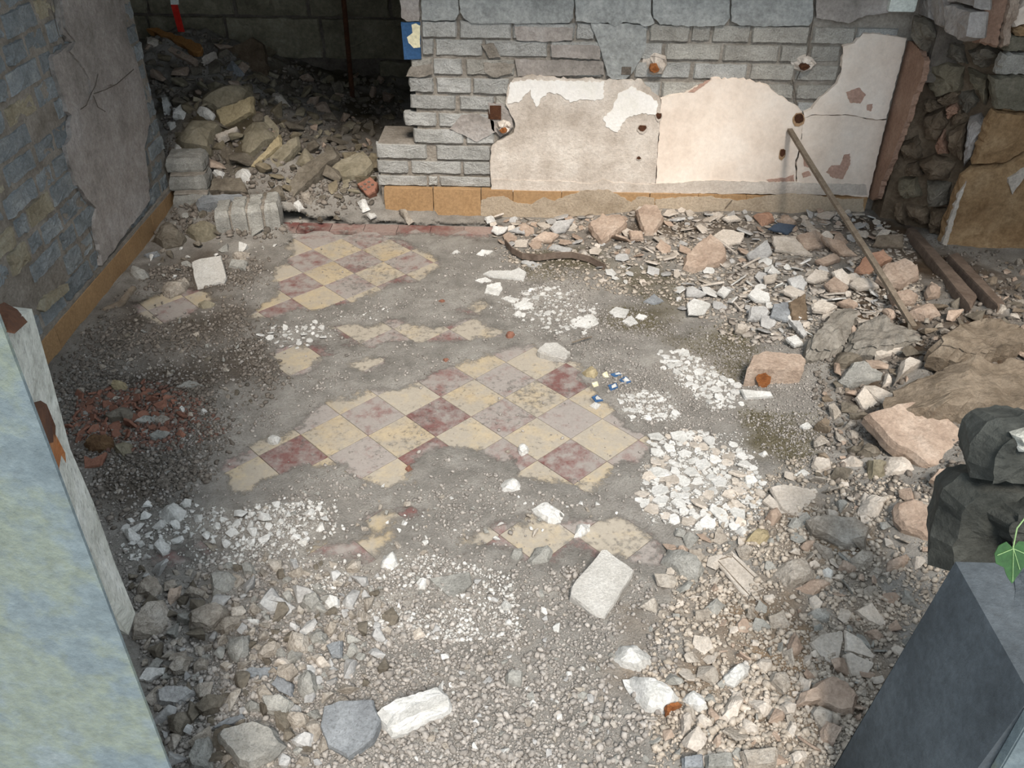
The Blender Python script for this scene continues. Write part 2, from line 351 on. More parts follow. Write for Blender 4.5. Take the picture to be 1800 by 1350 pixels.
def tube(name, pts, rad, m, parent=None, n=8, flat=None):
    pts = [np.array(p, float) for p in pts]; V = []; Fc = []
    for i, p in enumerate(pts):
        t = pts[min(i+1, len(pts)-1)]-pts[max(i-1, 0)]; t /= np.linalg.norm(t)
        a = np.cross(t, (0, 0, 1)); a = a/np.linalg.norm(a) if np.linalg.norm(a) > 1e-3 else np.array([1., 0, 0]); b = np.cross(t, a)
        for k in range(n):
            w = 2*math.pi*k/n+math.pi/n
            V.append(p+a*math.cos(w)*(rad if flat is None else flat[0])+b*math.sin(w)*(rad if flat is None else flat[1]))
    for i in range(len(pts)-1):
        for k in range(n): Fc.append((i*n+k, i*n+(k+1) % n, (i+1)*n+(k+1) % n, (i+1)*n+k))
    Fc.append(tuple(range(n))[::-1]); Fc.append(tuple((len(pts)-1)*n+k for k in range(n)))
    c = np.mean(V, 0); return make(name, np.array(V)-c, Fc, m, parent, c)

rng = random.Random(7)
# ---------------------------------------------------------------- floor, tiles, dust
floor = tag(box('floor', -4.3, 3.7, .98, 7.5, -.2, -.022, 'slab_base'), 'old tiled floor of the ruined room', kind='structure')
floor.location = (0, 0, 0)
floor.data.transform(Matrix.Translation((-.3, 4.24, -.2)))
TS = .2; TH = 0.768194; TO = np.array([-.25679, 3.31337])
tu = np.array([math.cos(TH), -math.sin(TH)]); tv = np.array([-math.sin(TH), -math.cos(TH)])
tile_me = {}
def tile_mesh(kind):
    bm = bmesh.new(); bmesh.ops.create_cube(bm, size=1, matrix=Matrix.Diagonal((TS-.0025, TS-.0025, .02, 1)))
    bmesh.ops.bevel(bm, geom=[e for e in bm.edges if all(v.co.z > 0 for v in e.verts)], offset=.0012, segments=1, affect='EDGES')
    me = bpy.data.meshes.new('tile'); bm.to_mesh(me); bm.free(); me.materials.append(mat(kind)); return me
for k in ('tile_cream', 'tile_maroon'): tile_me[k] = tile_mesh(k)
YB = 4.80
ntile = 0
for i in range(-16, 16):
    for j in range(-16, 16):
        c = TO+TS*((i+.5)*tu+(j+.5)*tv)
        if not (-2.12 < c[0] < 1.2 and 1.75 < c[1] < YB-.07): continue
        s = sdm[int((c[1]-Y0)/ST), int((c[0]-X0)/ST)]
        if s > .17: continue
        o = bpy.data.objects.new('tile', tile_me['tile_cream' if (i+j) % 2 == 0 else 'tile_maroon']); COL.objects.link(o)
        o.parent = floor; o.location = (c[0], c[1], -.010+rng.uniform(-.0004, .0004)); o.rotation_euler = (rng.uniform(-.002, .002), rng.uniform(-.002, .002), -TH); ntile += 1
# maroon border course in front of the back wall
bme = None
for k in range(9):
    x0 = -1.62+k*.2
    o = box('border_tile', x0, x0+.197, YB+.005, YB+.115, -.02, .0+rng.uniform(-.001, .001), 'tile_border', floor, .001)
# dust heap mesh with its own colours
def blob(pts):
    r = np.zeros(gx.shape)
    for (u, v, ru, rv) in pts:
        c = ground(u, v); a = ground(u+ru, v); b = ground(u, v+rv)
        rx = abs(a[0]-c[0])+.02; ry = abs(b[1]-c[1])+.02
        r = np.maximum(r, np.exp(-((gx-c[0])/rx)**2-((gy-c[1])/ry)**2))
    return r
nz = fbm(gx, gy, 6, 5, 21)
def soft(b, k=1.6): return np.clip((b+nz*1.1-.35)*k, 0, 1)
tint = np.zeros(gx.shape+(4,)); tint[..., 3] = film
tint[..., :3] = np.array(srgb((170, 168, 165))[:3])
def paint(mask, c): 
    global tint
    tint[..., :3] = tint[..., :3]*(1-mask[..., None])+np.array(srgb(c)[:3])*mask[..., None]
paint(soft(blob([(250, 700, 150, 120), (330, 560, 150, 60), (350, 480, 120, 60), (420, 640, 90, 60), (230, 830, 90, 80)])), (116, 109, 102))
paint(soft(blob([(230, 740, 110, 60)]))*.6, (132, 92, 74))
MOSS = soft(blob([(1150, 500, 60, 40), (1010, 455, 70, 25), (1130, 560, 80, 30), (1260, 600, 90, 35), (1290, 650, 40, 30), (1370, 770, 80, 40), (1330, 740, 40, 30), (1400, 800, 50, 30), (960, 480, 60, 20)])); paint(MOSS, (124, 118, 100))
paint(soft(blob([(1650, 480, 130, 90), (1560, 400, 100, 40), (1720, 620, 120, 150), (1560, 560, 100, 120), (1540, 700, 60, 90)])), (100, 84, 68))
paint(soft(blob([(1380, 1150, 220, 180), (1450, 950, 130, 90)])), (172, 152, 130))
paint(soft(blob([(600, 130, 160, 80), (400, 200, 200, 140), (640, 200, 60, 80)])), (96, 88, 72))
paint(soft(blob([(1200, 400, 300, 30)])), (116, 106, 96))
paint(soft(blob([(980, 520, 70, 40), (1230, 660, 70, 50), (1140, 710, 50, 25), (1230, 840, 90, 70), (700, 1070, 170, 60), (400, 930, 160, 40), (640, 1000, 150, 40)]))*.75, (204, 200, 195))
DARKM = np.clip(1.7*blob([(230, 720, 150, 130), (300, 580, 150, 70), (330, 490, 110, 50), (420, 640, 90, 60), (240, 850, 100, 60), (130, 700, 80, 90)])+nz*1.2-.25, 0, 1)
idx = np.arange(NX*NY).reshape(NY, NX)
q4 = np.stack([idx[:-1, :-1], idx[:-1, 1:], idx[1:, 1:], idx[1:, :-1]], -1).reshape(-1, 4)
# cells that lie well under a clean tile, or behind walls, are dropped
def fast_mesh(name, V, Q, k):
    me = bpy.data.meshes.new(name); me.vertices.add(len(V)); me.vertices.foreach_set('co', np.asarray(V, np.float32).ravel())
    me.loops.add(Q.size); me.loops.foreach_set('vertex_index', Q.ravel().astype(np.int32)); me.polygons.add(len(Q))
    me.polygons.foreach_set('loop_start', np.arange(0, Q.size, k, dtype=np.int32)); me.update(calc_edges=True); return me
me = fast_mesh('dust_layer', np.stack([gx, gy, gh], -1).reshape(-1, 3), q4, 4)
me.polygons.foreach_set('use_smooth', np.ones(len(q4), bool))
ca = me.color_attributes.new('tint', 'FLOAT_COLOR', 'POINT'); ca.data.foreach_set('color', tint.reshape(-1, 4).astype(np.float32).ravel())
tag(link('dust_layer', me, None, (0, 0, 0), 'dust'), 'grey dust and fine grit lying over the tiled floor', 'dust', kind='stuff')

# ---------------------------------------------------------------- back wall
WB = 5.08
wall_back = tag(empty('wall_back'), 'grey concrete brick wall with torn cream plaster', kind='structure')
frB = Frame((0, WB, 0), (1, 0, 0), (0, 0, 1))
box('mortar_core', -.70, 2.06, WB+.014, WB+.3, -.05, 2.7, 'mortar', wall_back)
box('mortar_core', -.94, -.70, WB+.014, WB+.3, -.05, .445, 'mortar', wall_back)
def rect(x0, x1, z0, z1): return [(x0, z0), (x1, z0), (x1, z1), (x0, z1)]
def brick_on(fr, x0, x1, z0, z1, m, parent, depth=.06, lift=0., rough=.003, name='brick', jit=.0025):
    return put(name, plate(rect(x0, x1, z0, z1), depth, rng, bev=.006, rough=rough, jit=jit, M=22, under=1.), fr, m, parent, lift)
ROWS = [(1.14, 1.055, 55, [741,802, 807,898, 901,1010, 1013,1045, 1050,1138, 1142,1213, 1216,1250, 1253,1320, 1323,1424, 1431,1505, 1508,1580]),
 (1.04, .957, 88, [742,762, 765,849, 852,963, 967,1058, 1062,1165, 1170,1268, 1273,1370, 1373,1420, 1426,1478, 1482,1570]),
 (.937, .855, 118, [722,758, 761,812, 819,904, 908,1060, 1065,1110, 1116,1215, 1220,1315, 1320,1398, 1402,1476, 1480,1560]),
 (.83, .75, 150, [719,762, 767,828, 831,895, 900,985, 1060,1160, 1165,1262, 1267,1340, 1345,1398, 1402,1475]),
 (.73, .655, 181, [721,801, 808,868, 871,905, 1345,1398, 1402,1452]),
 (.63, .552, 210, [710,767, 771,838, 842,890]),
 (.53, .455, 239, [727,815, 819,868]),
 (.437, .355, 266, [661,750, 766,862]),
 (.335, .262, 294, [663,717, 722,811, 814,864]),
 (.24, .185, 319, [664,750, 753,769, 773,864])]
for zt, zb, yy, iv in ROWS:
    for a, b in zip(iv[::2], iv[1::2]):
        x0 = ony(a, yy, WB)[0]; x1 = ony(b, yy, WB)[0]
        m = 'concrete_brick' if rng.random() < (.75 if b < 1250 else .35) else 'concrete_brick_warm'
        brick_on(frB, x0, x1, zb+rng.uniform(-.002, .002), zt+rng.uniform(-.002, .002), m, wall_back, lift=rng.uniform(-.005, .005))
# bricks above the frame's edge, so the wall goes on
for r in range(12):
    z0 = 1.37+r*.1; x = -.72-(r % 2)*.1
    while x < 2.0:
        w = rng.uniform(.24, .32); brick_on(frB, max(x, -.74), min(x+w, 2.03), z0, z0+.083, 'concrete_brick', wall_back); x += w+.017
def sheet_px(name, fr, pts, m, parent, thick=.012, lift=.008, jit=.003, step=.02, zone='P'):
    return put(name, sheet([fr.pix(u, v) for u, v in px(zone, pts)], thick, rng, jit, step), fr, m, parent, lift)
# cement render at the top
for k, p in enumerate([(700,-70,738,-70,737,36,716,37,706,30), (739,-70,806,-70,806,22,800,34,760,36,742,34), (808,-70,1009,-70,1008,30,1000,39,900,40,830,40,815,30,809,20),
        (1010,-70,1145,-70,1144,25,1150,40,1135,46,1120,40,1095,38,1080,45,1068,38,1050,40,1012,36), (1146,-70,1282,-70,1282,30,1272,44,1215,45,1160,42,1148,30), (1284,-70,1430,-70,1428,35,1420,44,1360,45,1300,44,1285,36),
        (1433,-70,1562,-70,1560,22,1520,26,1490,40,1450,33,1434,30)]):
    sheet_px('render_panel', frB, p, 'render_blue' if k in (1, 3, 4) else ('render_grey' if k in (0, 6) else 'render_blue'), wall_back, .02, .014)
sheet_px('render_panel', frB, (1038,40, 1070,42,1100,40,1130,44,1136,60,1134,85,1128,98,1120,112,1110,128,1100,138,1075,138,1068,132,1062,110,1055,85,1046,62), 'render_blue', wall_back, .016, .010)
for p, m in [((790,226,812,202,838,200,868,212,870,232,838,249,818,238), 'render_grey'), ((858,180,882,182,900,200,902,222,880,240,864,226), 'render_grey'), ((846,78,868,76,880,100,860,102), 'mortar'), ((850,110,905,112,900,128,868,136,852,126), 'mortar'),
             ((905,104,1060,108,1062,131,910,134), 'render_grey'), ((722,118,757,112,760,130,735,136,714,134), 'mortar'), ((904,46,1008,48,1006,70,960,73,908,70), 'render_grey'), ((968,78,1056,80,1054,104,970,100), 'render_grey')]:
    sheet_px('mortar_smear', frB, p, m, wall_back, .01, .006)
# plaster
sheet_px('plaster_patch', frB, (903,137,930,130,985,136,1065,139,1128,140,1145,160,1160.5,174,1160,200,1155,262,1150.5,332,865,332,862,290,864,256,880,246,903,232,906,215,896,196,889,180,893,150), 'plaster_worn', wall_back, .022, .020)
sheet_px('plaster_patch', frB, (1162,173,1175,166,1200,162,1235,146,1250,137,1305,138,1345,148,1375,170,1400,185,1408,196,1408,240,1402,262,1396,285,1399,333,1152,332,1156,262), 'plaster_cream', wall_back, .022, .021)
sheet_px('plaster_patch', frB, (1411,196,1425,190,1440,170,1470,145,1478,120,1480,80,1500,74,1515,57,1540,58,1592,66,1556,206,1538,208,1490,199,1425,199,1412,205), 'plaster_cream', wall_back, .022, .022)
sheet_px('plaster_patch', frB, (1411,206,1424,201,1490,201,1538,210,1556,209,1524,345,1400,333,1399,285,1405,262), 'plaster_cream', wall_back, .022, .021)
for p in [(898,142,930,138,985,140,1062,142,1060,170,1045,175,1020,172,1005,178,985,165,965,160,950,172,944,186,935,170,932,155,912,178,892,180,895,160), (1088,160,1110,150,1140,165,1155,178,1152,200,1128,196,1100,206,1085,230,1066,222,1060,206,1075,190)]:
    sheet_px('paint_layer', frB, p, 'plaster_white' if p[1] < 200 else 'plaster_cream', wall_back, .003, .0235, .006, .012)
for p in [(1485,160,1508,152,1520,165,1510,180,1492,178), (1522,182,1532,180,1530,193,1522,192), (1450,300,1460,288,1475,288,1482,270,1492,268,1493,285,1480,312,1462,310), (1408,302,1420,298,1424,306,1410,310), (1410,276,1420,276,1424,292,1412,290), (1345,313,1380,310,1394,304,1395,316,1350,317), (1240,140,1250,138,1220,160,1208,160)]:
    sheet_px('bare_patch', frB, p, 'plaster_pink', wall_back, .004, .0235, .003, .01)
# horizontal break in the plaster above the skirting
sheet_px('plaster_ledge', frB, (864,313,1000,316,1040,321,1060,312,1075,318,1140,322,1240,314,1400,318,1520,322,1522,340,864,334), 'plaster_worn', wall_back, .012, .026, .004)
# fixings: holes with rust, stubs
def stub(u, v, w, h, m1, m2=None, cat=None):
    x, _, z = ony(u, v, WB); k = w*5.2/FPX; l = h*5.2/FPX
    P = [(x+k/2*math.cos(a)*rng.uniform(.8, 1.1), z+l/2*math.sin(a)*rng.uniform(.8, 1.1)) for a in np.linspace(0, 6.28, 9)[:-1]]
    o = put('wall_stub', plate(P, .06, rng, bev=.012, rough=.012, M=18, facets=2), frB, m1, wall_back, .04)
    if m2: put('rust_spot', plate([(x+(p-x)*.45, z-.01+(q_-z)*.45) for p, q_ in P], .03, rng, rough=.004, M=10), frB, m2, wall_back, .048)
stub(1150, 113, 48, 40, 'plaster_worn', 'rust'); stub(1412, 110, 38, 30, 'plaster_worn', 'rust_dark'); stub(885, 222, 34, 26, 'plaster_worn', 'rust')
def hole(u, v, w, h, m='rust_dark', ring='rust_pale'):
    x, _, z = ony(u, v, WB); k = w*5.2/FPX/2; l = h*5.2/FPX/2
    P = [(math.cos(a)*k*rng.uniform(.7, 1.1), math.sin(a)*l*rng.uniform(.7, 1.1)) for a in np.linspace(0, 6.28, 10)[:-1]]
    put('rust_ring', sheet([(x+a*1.3, z+b*1.5-.3*l) for a, b in P], .002, rng, .001, .01), frB, ring, wall_back, .0245)
    put('fixing_hole', sheet([(x+a, z+b) for a, b in P], .002, rng, .001, .01), frB, m, wall_back, .0262)
hole(1403, 206, 20, 16); hole(1374, 265, 12, 16); hole(1157, 201, 10, 12, ring='plaster_worn'); hole(1128, 222, 16, 12, ring='plaster_worn'); hole(1122, 275, 8, 6, ring='plaster_worn')
x_, _, z_ = ony(872, 197, WB); box('anchor_recess', x_-.045, x_+.04, WB-.012, WB+.02, z_-.05, z_+.05, 'rust_dark', wall_back, .01)
x_, _, z_ = ony(1100, 121, WB); box('anchor_recess', x_-.03, x_+.035, WB-.013, WB+.02, z_-.035, z_+.02, 'mortar_dark', wall_back, .006)
# vertical crack right of centre
for a, b in zip([(1432, -20), (1430, 30), (1424, 62), (1421, 90)], [(1430, 30), (1424, 62), (1421, 90), (1400, 140)]):
    tube('crack', [ony(*a, WB-.014), ony(*b, WB-.014)], .003, 'mortar_dark', wall_back, 5)
for a, b in zip([(1393, 140), (1398, 165), (1400, 185)], [(1398, 165), (1400, 185), (1401, 190)]):
    tube('crack', [ony(*a, WB-.007), ony(*b, WB-.007)], .003, 'mortar_dark', wall_back, 5)
# blue and ivory glazed tile clinging to the broken end
gt = put('glazed_tile', plate([frB.pix(*p) for p in [(705, 39), (739, 38), (741, 103), (711, 104)]], .02, rng, bev=.002, rough=.0005, jit=.0008, M=16, under=1.), frB, 'blue_glaze', wall_back, .016)
put('glaze_motif', sheet([frB.pix(*p) for p in [(724, 42), (732, 40), (739, 44), (739, 82), (728, 83), (719, 74), (716, 64), (726, 56)]], .003, rng, .001, .01), frB, 'ivory_glaze', wall_back, .0185)
tag(box('trim_1', 1.845, 1.985, WB-.05, WB+.01, 1.235, 1.9, 'white_paint', None, .004), 'white painted frame end above the back wall', kind='structure')
# skirting tiles along the back wall
bbk = tag(empty('baseboard_back'), 'orange brown skirting tiles smeared with cement along the back wall', kind='structure')
frS = Frame((0, WB-.035, 0), (1, 0, 0), (0, 0, 1))
zs = frS.pix(760, 332)[1]
for a, b in [(676, 760), (762, 844), (846, 900), (902, 985), (987, 1060), (1062, 1140), (1142, 1225), (1227, 1310), (1312, 1395), (1397, 1460), (1462, 1524)]:
    put('skirting_tile', plate(rect(frS.pix(a, 350)[0], frS.pix(b+1.3, 350)[0], -.02, zs+rng.uniform(-.001, .001)), .045, rng, bev=.0015, rough=.0008, jit=.0006, M=14, under=1.), frS, 'skirting', bbk)
for p in [(845,388,846,352,865,345,885,344,900,352,910,357,935,358,955,346,975,353,1000,342,1030,334,1070,333,1110,355,1122,345,1150,348,1150,400), (1152,400,1152,350,1200,346,1250,344,1262,348,1300,352,1340,345,1380,340,1430,342,1480,350,1518,348,1518,400)]:
    sheet_px('cement_smear', frS, p, 'cement', bbk, .004, .004, .004, .015)

# ---------------------------------------------------------------- left wall
LX = -2.235
wall_left = tag(empty('wall_left'), 'grey block wall with a torn plaster patch on the left', kind='structure')
frL = Frame((LX, 0, 0), (0, 1, 0), (0, 0, 1))
box('mortar_core', LX-.3, LX-.006, 1.4, 5.10, -.05, 2.7, 'mortar', wall_left)
PL = [frL.pix(u, v) for u, v in px('P', (88,-60,98,30,104,60,120,74,100,92,84,100,92,135,104,170,112,196,119,202,116,222,119,240,108,256,115,290,126,318,133,330,146,350,163,366,160,400,168,430,173,466,258,352,254,300,248,262,258,215,246,150,236,112,212,50,204,-60))]
def inpoly(P, x, y):
    r = False
    for i in range(len(P)):
        a = P[i]; b = P[i-1]
        if (a[1] > y) != (b[1] > y) and x < (b[0]-a[0])*(y-a[1])/(b[1]-a[1])+a[0]: r = not r
    return r
r_ = random.Random(31)
for r in range(24):
    z0 = .16+r*.107; y = 1.5+r_.uniform(0, .2)
    while y < 5.1:
        w = r_.choice([.11, .16, .2, .24, .26])*r_.uniform(.9, 1.1); y1 = min(y+w, 5.10)
        if y1-y > .05:
            cy, cz = (y+y1)/2, z0+.045
            cov = sum(inpoly(PL, yy, zz) for yy in (y+.01, cy, y1-.01) for zz in (z0+.01, z0+.085))
            low = cz < .45 and y < 4.2
            if cov < 6 and r_.random() > (.28 if low else .06):
                m = 'left_stone_tan' if r_.random() < .08 else 'left_stone'
                brick_on(frL, y+r_.uniform(0, .008), y1, z0+r_.uniform(-.006, .006), z0+.088+r_.uniform(-.008, .004), m, wall_left, lift=r_.uniform(-.006, .008), rough=.005, jit=.005, name='block')
        y = y1+.018
put('plaster_patch', sheet(PL, .022, rng, .006, .03), frL, 'render_grey', wall_left, .02)
sheet_px('plaster_layer', frL, (90,-60,104,50,122,74,112,90,130,110,148,140,152,175,160,172,175,150,205,145,232,120,214,60,203,-60), 'render_grey', wall_left, .012, .03, .004)
for pts in ([(172, 130), (168, 150), (160, 165), (152, 185), (142, 192)], [(165, 165), (185, 158), (205, 148), (235, 122)], [(164, 168), (172, 188), (185, 196)], [(155, 400), (165, 425), (172, 455)], [(88, 5), (98, 40), (104, 64)]):
    tube('crack', [onx(u, v, LX+.031) for u, v in pts], .0022, 'mortar_dark', wall_left, 5)
sheet_px('yellow_stone', frL, (66,545,72,525,95,510,115,498,118,510,95,530,75,548), 'left_stone_tan', wall_left, .03, .012)
bbl = tag(empty('baseboard_left'), 'plain orange brown skirting tiles along the left wall', kind='structure')
frSL = Frame((LX+.02, 0, 0), (0, 1, 0), (0, 0, 1))
y = 1.6
while y < 5.05:
    y1 = min(y+.205, 5.06)
    put('skirting_tile', plate(rect(y, y1-.0015, -.02, .142+rng.uniform(-.001, .001)), .03, rng, bev=.0015, rough=.0006, jit=.0005, M=14, under=1.), frSL, 'skirting', bbl); y = y1
put('mortar_fillet', plate(rect(1.6, 5.08, .14, .162), .03, rng, bev=.004, rough=.004, jit=.003, M=160, under=1., rings=()), frSL, 'mortar', bbl, -.004)

# ---------------------------------------------------------------- rear room behind the doorway
RY = 7.15
wall_rear = tag(empty('wall_rear'), 'dark wall of large stone blocks behind the doorway', kind='structure')
frR = Frame((0, RY, 0), (1, 0, 0), (0, 0, 1))
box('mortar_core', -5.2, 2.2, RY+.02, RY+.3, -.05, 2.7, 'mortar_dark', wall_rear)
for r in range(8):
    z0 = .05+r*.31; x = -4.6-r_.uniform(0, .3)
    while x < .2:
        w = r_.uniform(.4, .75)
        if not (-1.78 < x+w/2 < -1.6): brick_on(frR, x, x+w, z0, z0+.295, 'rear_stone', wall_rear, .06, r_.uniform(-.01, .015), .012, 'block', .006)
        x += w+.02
tag(box('wall_rear_side', -.72, -.45, WB+.3, RY+.02, -.05, 2.7, 'mortar_dark', None), 'dark side wall of the rear room', kind='structure')
tag(box('wall_rear_end', -5.3, -5.0, 5.1, RY+.3, -.05, 2.7, 'mortar_dark', None), 'far end wall of the rear room', kind='structure')
tag(box('wall_rear_front', -5.2, LX-.3, 4.9, 5.10, -.05, 2.7, 'mortar_dark', None), 'back of the wall beside the doorway', kind='structure')
pp = ony(608, 60, 6.6)
tag(tube('iron_pipe', [(pp[0], 6.62, .2), (pp[0]+.01, 6.62, 2.6)], .018, 'rust_dark', None, 8), 'thin dark rusty pipe standing in the rear room', 'pipe')

# ---------------------------------------------------------------- right wall, broken masonry and pier
wall_right = tag(empty('wall_right'), 'broken brown stone wall and pier on the right', kind='structure')
RX = 2.03; PY_ = 4.64; x0_ = 2.3
frRt = Frame((RX, 0, 0), (0, -1, 0), (0, 0, 1))           # faces -x
box('mortar_core', RX+.03, RX+.3, 4.86, 5.38, .92, 2.7, 'mortar_dark', wall_right)
A_ = np.array([2.04, 4.93, 0]); B_ = np.array([2.46, 4.66, 0])
frO = Frame(A_, B_-A_, (0, 0, 1))
n_ = frO.N
V = [A_-n_*.03, B_-n_*.03, B_+np.array([.3, .6, 0]), A_+np.array([.0, .45, 0])]
V = [tuple(v) for v in V]+[(v[0], v[1], 2.6) for v in V]
for i in range(4): V[i] = (V[i][0], V[i][1], -.05)
make('rubble_core', V, [(3, 2, 1, 0), (4, 5, 6, 7), (0, 1, 5, 4), (1, 2, 6, 5), (2, 3, 7, 6), (3, 0, 4, 7)], 'brown_stone', wall_right)
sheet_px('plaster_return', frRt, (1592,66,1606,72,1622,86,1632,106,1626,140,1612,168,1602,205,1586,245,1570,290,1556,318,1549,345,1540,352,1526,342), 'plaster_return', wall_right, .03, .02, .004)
STO = [(1310,330,1400,320,1500,350,1470,480,1330,520,1280,450,'o'), (1440,480,1540,470,1560,540,1500,610,1440,545,'g'), (1385,565,1440,545,1468,590,1400,632,'p'), (1270,610,1380,560,1400,650,1340,760,1262,740,'b'), (1330,770,1375,685,1400,815,1350,812,'p'),
 (1405,690,1500,645,1482,860,1402,820,'b'), (1150,760,1240,720,1262,830,1160,850,'b'), (1240,850,1330,812,1450,865,1400,950,1280,940,'b'), (1130,940,1230,930,1262,1040,1150,1060,'o'), (1285,960,1425,960,1400,1090,1300,1080,'g'), (1170,1080,1290,1090,1300,1180,1200,1200,'b'),
 (1300,1100,1400,1100,1370,1240,1300,1230,'b'), (1180,870,1240,850,1270,920,1180,925,'b'), (1470,560,1500,620,1400,680,1400,640,'b'), (1270,530,1330,530,1370,560,1270,600,'b'), (1470,490,1440,470,1330,525,1380,555,1435,540,'b'), (1100,1080,1160,1080,1190,1200,1130,1170,'b'),
 (1480,880,1530,830,1600,640,1570,600,1510,620,1500,700,'r'), (1210,90,1300,115,1390,200,1365,290,1285,290,1200,180,'d'), (1370,300,1400,210,1480,240,1500,340,1420,320,'d'), (1500,270,1600,232,1680,272,1640,390,1530,350,'g'), (1500,360,1620,400,1600,560,1540,460,'o')]
MS = dict(o='old_stone', g='stone_dark', p='pink_stone', b='brown_stone', r='render_grey', d='stone_dark')
for s in STO:
    put('stone', plate([frO.pix(u, v) for u, v in px('C', s[:-1])], .12, rng, bev=.015, rough=.014, jit=.006, M=24, facets=2, dome=.25, under=1., rings=(.8, .55, .3)), frO, MS[s[-1]], wall_right, rng.uniform(.01, .05))
for s in [(1216,-150,1310,-150,1300,105,1228,82), (1318,-150,1395,-150,1388,40,1378,150,1335,140,1308,110), (1400,30,1432,22,1550,60,1535,200,1470,220,1395,160), (1405,-150,1560,-150,1550,50,1440,12,1402,15)]:
    put('stone', plate([frRt.pix(u, v) for u, v in px('C', s)], .08, rng, bev=.012, rough=.008, jit=.004, M=24, under=1.), frRt, 'render_grey', wall_right, rng.uniform(.0, .02))
PY = 4.64
frP = Frame((0, PY, 0), (1, 0, 0), (0, 0, 1))
x0 = frP.pix(1655, 440)[0]
box('pier_core', x0+.09, x0+1.3, PY+.02, PY+.5, -.1, 2.7, 'ochre_render', wall_right)
for s, m, l in [((1335,1330,1400,1120,1470,925,1530,882,1700,862,1800,802,1990,800,1990,1300,1800,1305,1700,1340,1500,1320), 'ochre_render', .03), ((1530,868,1600,640,1640,582,1800,592,1990,600,1990,790,1800,790,1700,852), 'ochre_render', .022),
             ((1622,402,1800,392,1990,400,1990,585,1800,582,1645,570), 'moss_stone', .03), ((1650,388,1690,282,1800,272,1990,272,1990,392,1800,388), 'concrete_brick_warm', .02), ((1695,180,1800,190,1990,190,1990,262,1800,264,1690,262), 'moss_stone', .025),
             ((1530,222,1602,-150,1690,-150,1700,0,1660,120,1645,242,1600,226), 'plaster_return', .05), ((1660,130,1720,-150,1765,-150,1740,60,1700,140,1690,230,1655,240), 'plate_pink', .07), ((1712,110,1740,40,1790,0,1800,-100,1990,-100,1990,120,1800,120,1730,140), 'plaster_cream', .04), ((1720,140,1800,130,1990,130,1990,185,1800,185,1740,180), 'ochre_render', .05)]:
    put('render_panel', plate([frP.pix(u, v) for u, v in px('C', s)], .07, rng, bev=.01, rough=.006, jit=.006, M=60, under=1., rings=(.85, .7, .5, .3)), frP, m, wall_right, l)
for s in [(1335,1330,1400,1120,1440,1010,1480,940,1475,960,1420,1130,1362,1335), (1700,930,1790,870,1800,900,1720,1010)]:
    sheet_px('render_edge', frP, s, 'plate_cream', wall_right, .02, .045, .004, .02, 'C')

# ---------------------------------------------------------------- front wall with the opening we look through
FY = 1.0
wall_front = tag(empty('wall_front'), 'pale lichen stained window jambs nearest the viewer', kind='structure')
box('jamb', -2.6, -.712, FY-.005, FY+.001, -.1, 3.0, 'jamb_pale', wall_front)
box('jamb_core', -2.6, -1.02, FY+.002, FY+.4, -.1, 3.0, 'mortar', wall_front)
frF = Frame((0, FY, 0), (1, 0, 0), (0, 0, 1))
# broken reveal strip with rusted fixing
Z = lambda u, v, y: ony(u, v, y)
sp = [(2,580,56,543), (34,693,90,662), (60,777,124,790), (90,847,165,885), (132,945,200,985), (178,1046,238,1078), (208,1105,226,1116)]
V = []; 
for a, b, c, d in sp:
    p = Z(a, b, FY+.004); q_ = Z(c, d, FY+.15); V += [p, q_, q_+np.array([-.3, .05, 0]), p+np.array([-.3, .05, 0])]
Fc = [(0, 1, 2, 3)]
for i in range(len(sp)-1):
    for k in range(4):
        a = i*4+k; b = i*4+(k+1) % 4; Fc.append((a, a+4, b+4, b))
Fc.append(tuple(len(V)-4+k for k in range(4))[::-1])
make('reveal_strip', V, Fc, 'jamb_edge', wall_front)
def strip_patch(name, pts, m, lift):
    P = [np.array(Z(u, v, FY+.01+.14*t))+np.array([lift, -lift*.6, 0]) for u, v, t in pts]; c = np.mean(P, 0)
    n = len(P); V = [p-c for p in P]+[p-c+np.array([-.03, .02, 0]) for p in P]
    make(name, V, [tuple(range(n)), tuple(range(n, 2*n))[::-1]]+[(i, n+i, n+(i+1) % n, (i+1) % n) for i in range(n)], m, wall_front, c)
strip_patch('iron_cramp', [(46, 712, .05), (66, 702, .5), (82, 740, .6), (82, 768, .6), (66, 770, .1)], 'rust_dark', .02)
strip_patch('rust_stain', [(66, 772, .1), (84, 752, .6), (104, 790, .7), (108, 830, .7), (92, 838, .2), (76, 800, .1)], 'rust', .014)
strip_patch('dark_crust', [(-6, 575, .0), (-2, 545, .4), (14, 536, .8), (32, 558, .7), (8, 578, .1)], 'rust_dark', .02)
# right jamb: low broken wall
JX = .95
V = [(.857, 1.4, .07), (.948, 1.4, .885), (.952, 1.046, .90), (.85, 1.046, -.1), (.84, 1.4, -.1)]
W_ = [(v[0]+1.6, v[1], v[2]) for v in V]
V += W_
make('jamb', V, [(0, 1, 2, 3, 4), (9, 8, 7, 6, 5), (1, 6, 7, 2), (2, 7, 8, 3), (0, 5, 6, 1), (4, 9, 5, 0), (3, 8, 9, 4)], 'jamb_shaded', wall_front)
box('jamb_face', .95, 2.6, FY+.02, FY+.046, -.1, .87, 'jamb_pale', wall_front, .003)
frJ = Frame((JX, 1.4, 0), (0.09*0, -1, 0), (0, 0, 1))
box('sill', -.72, .98, FY, FY+.2, -.1, .15, 'jamb_edge', wall_front, .01)
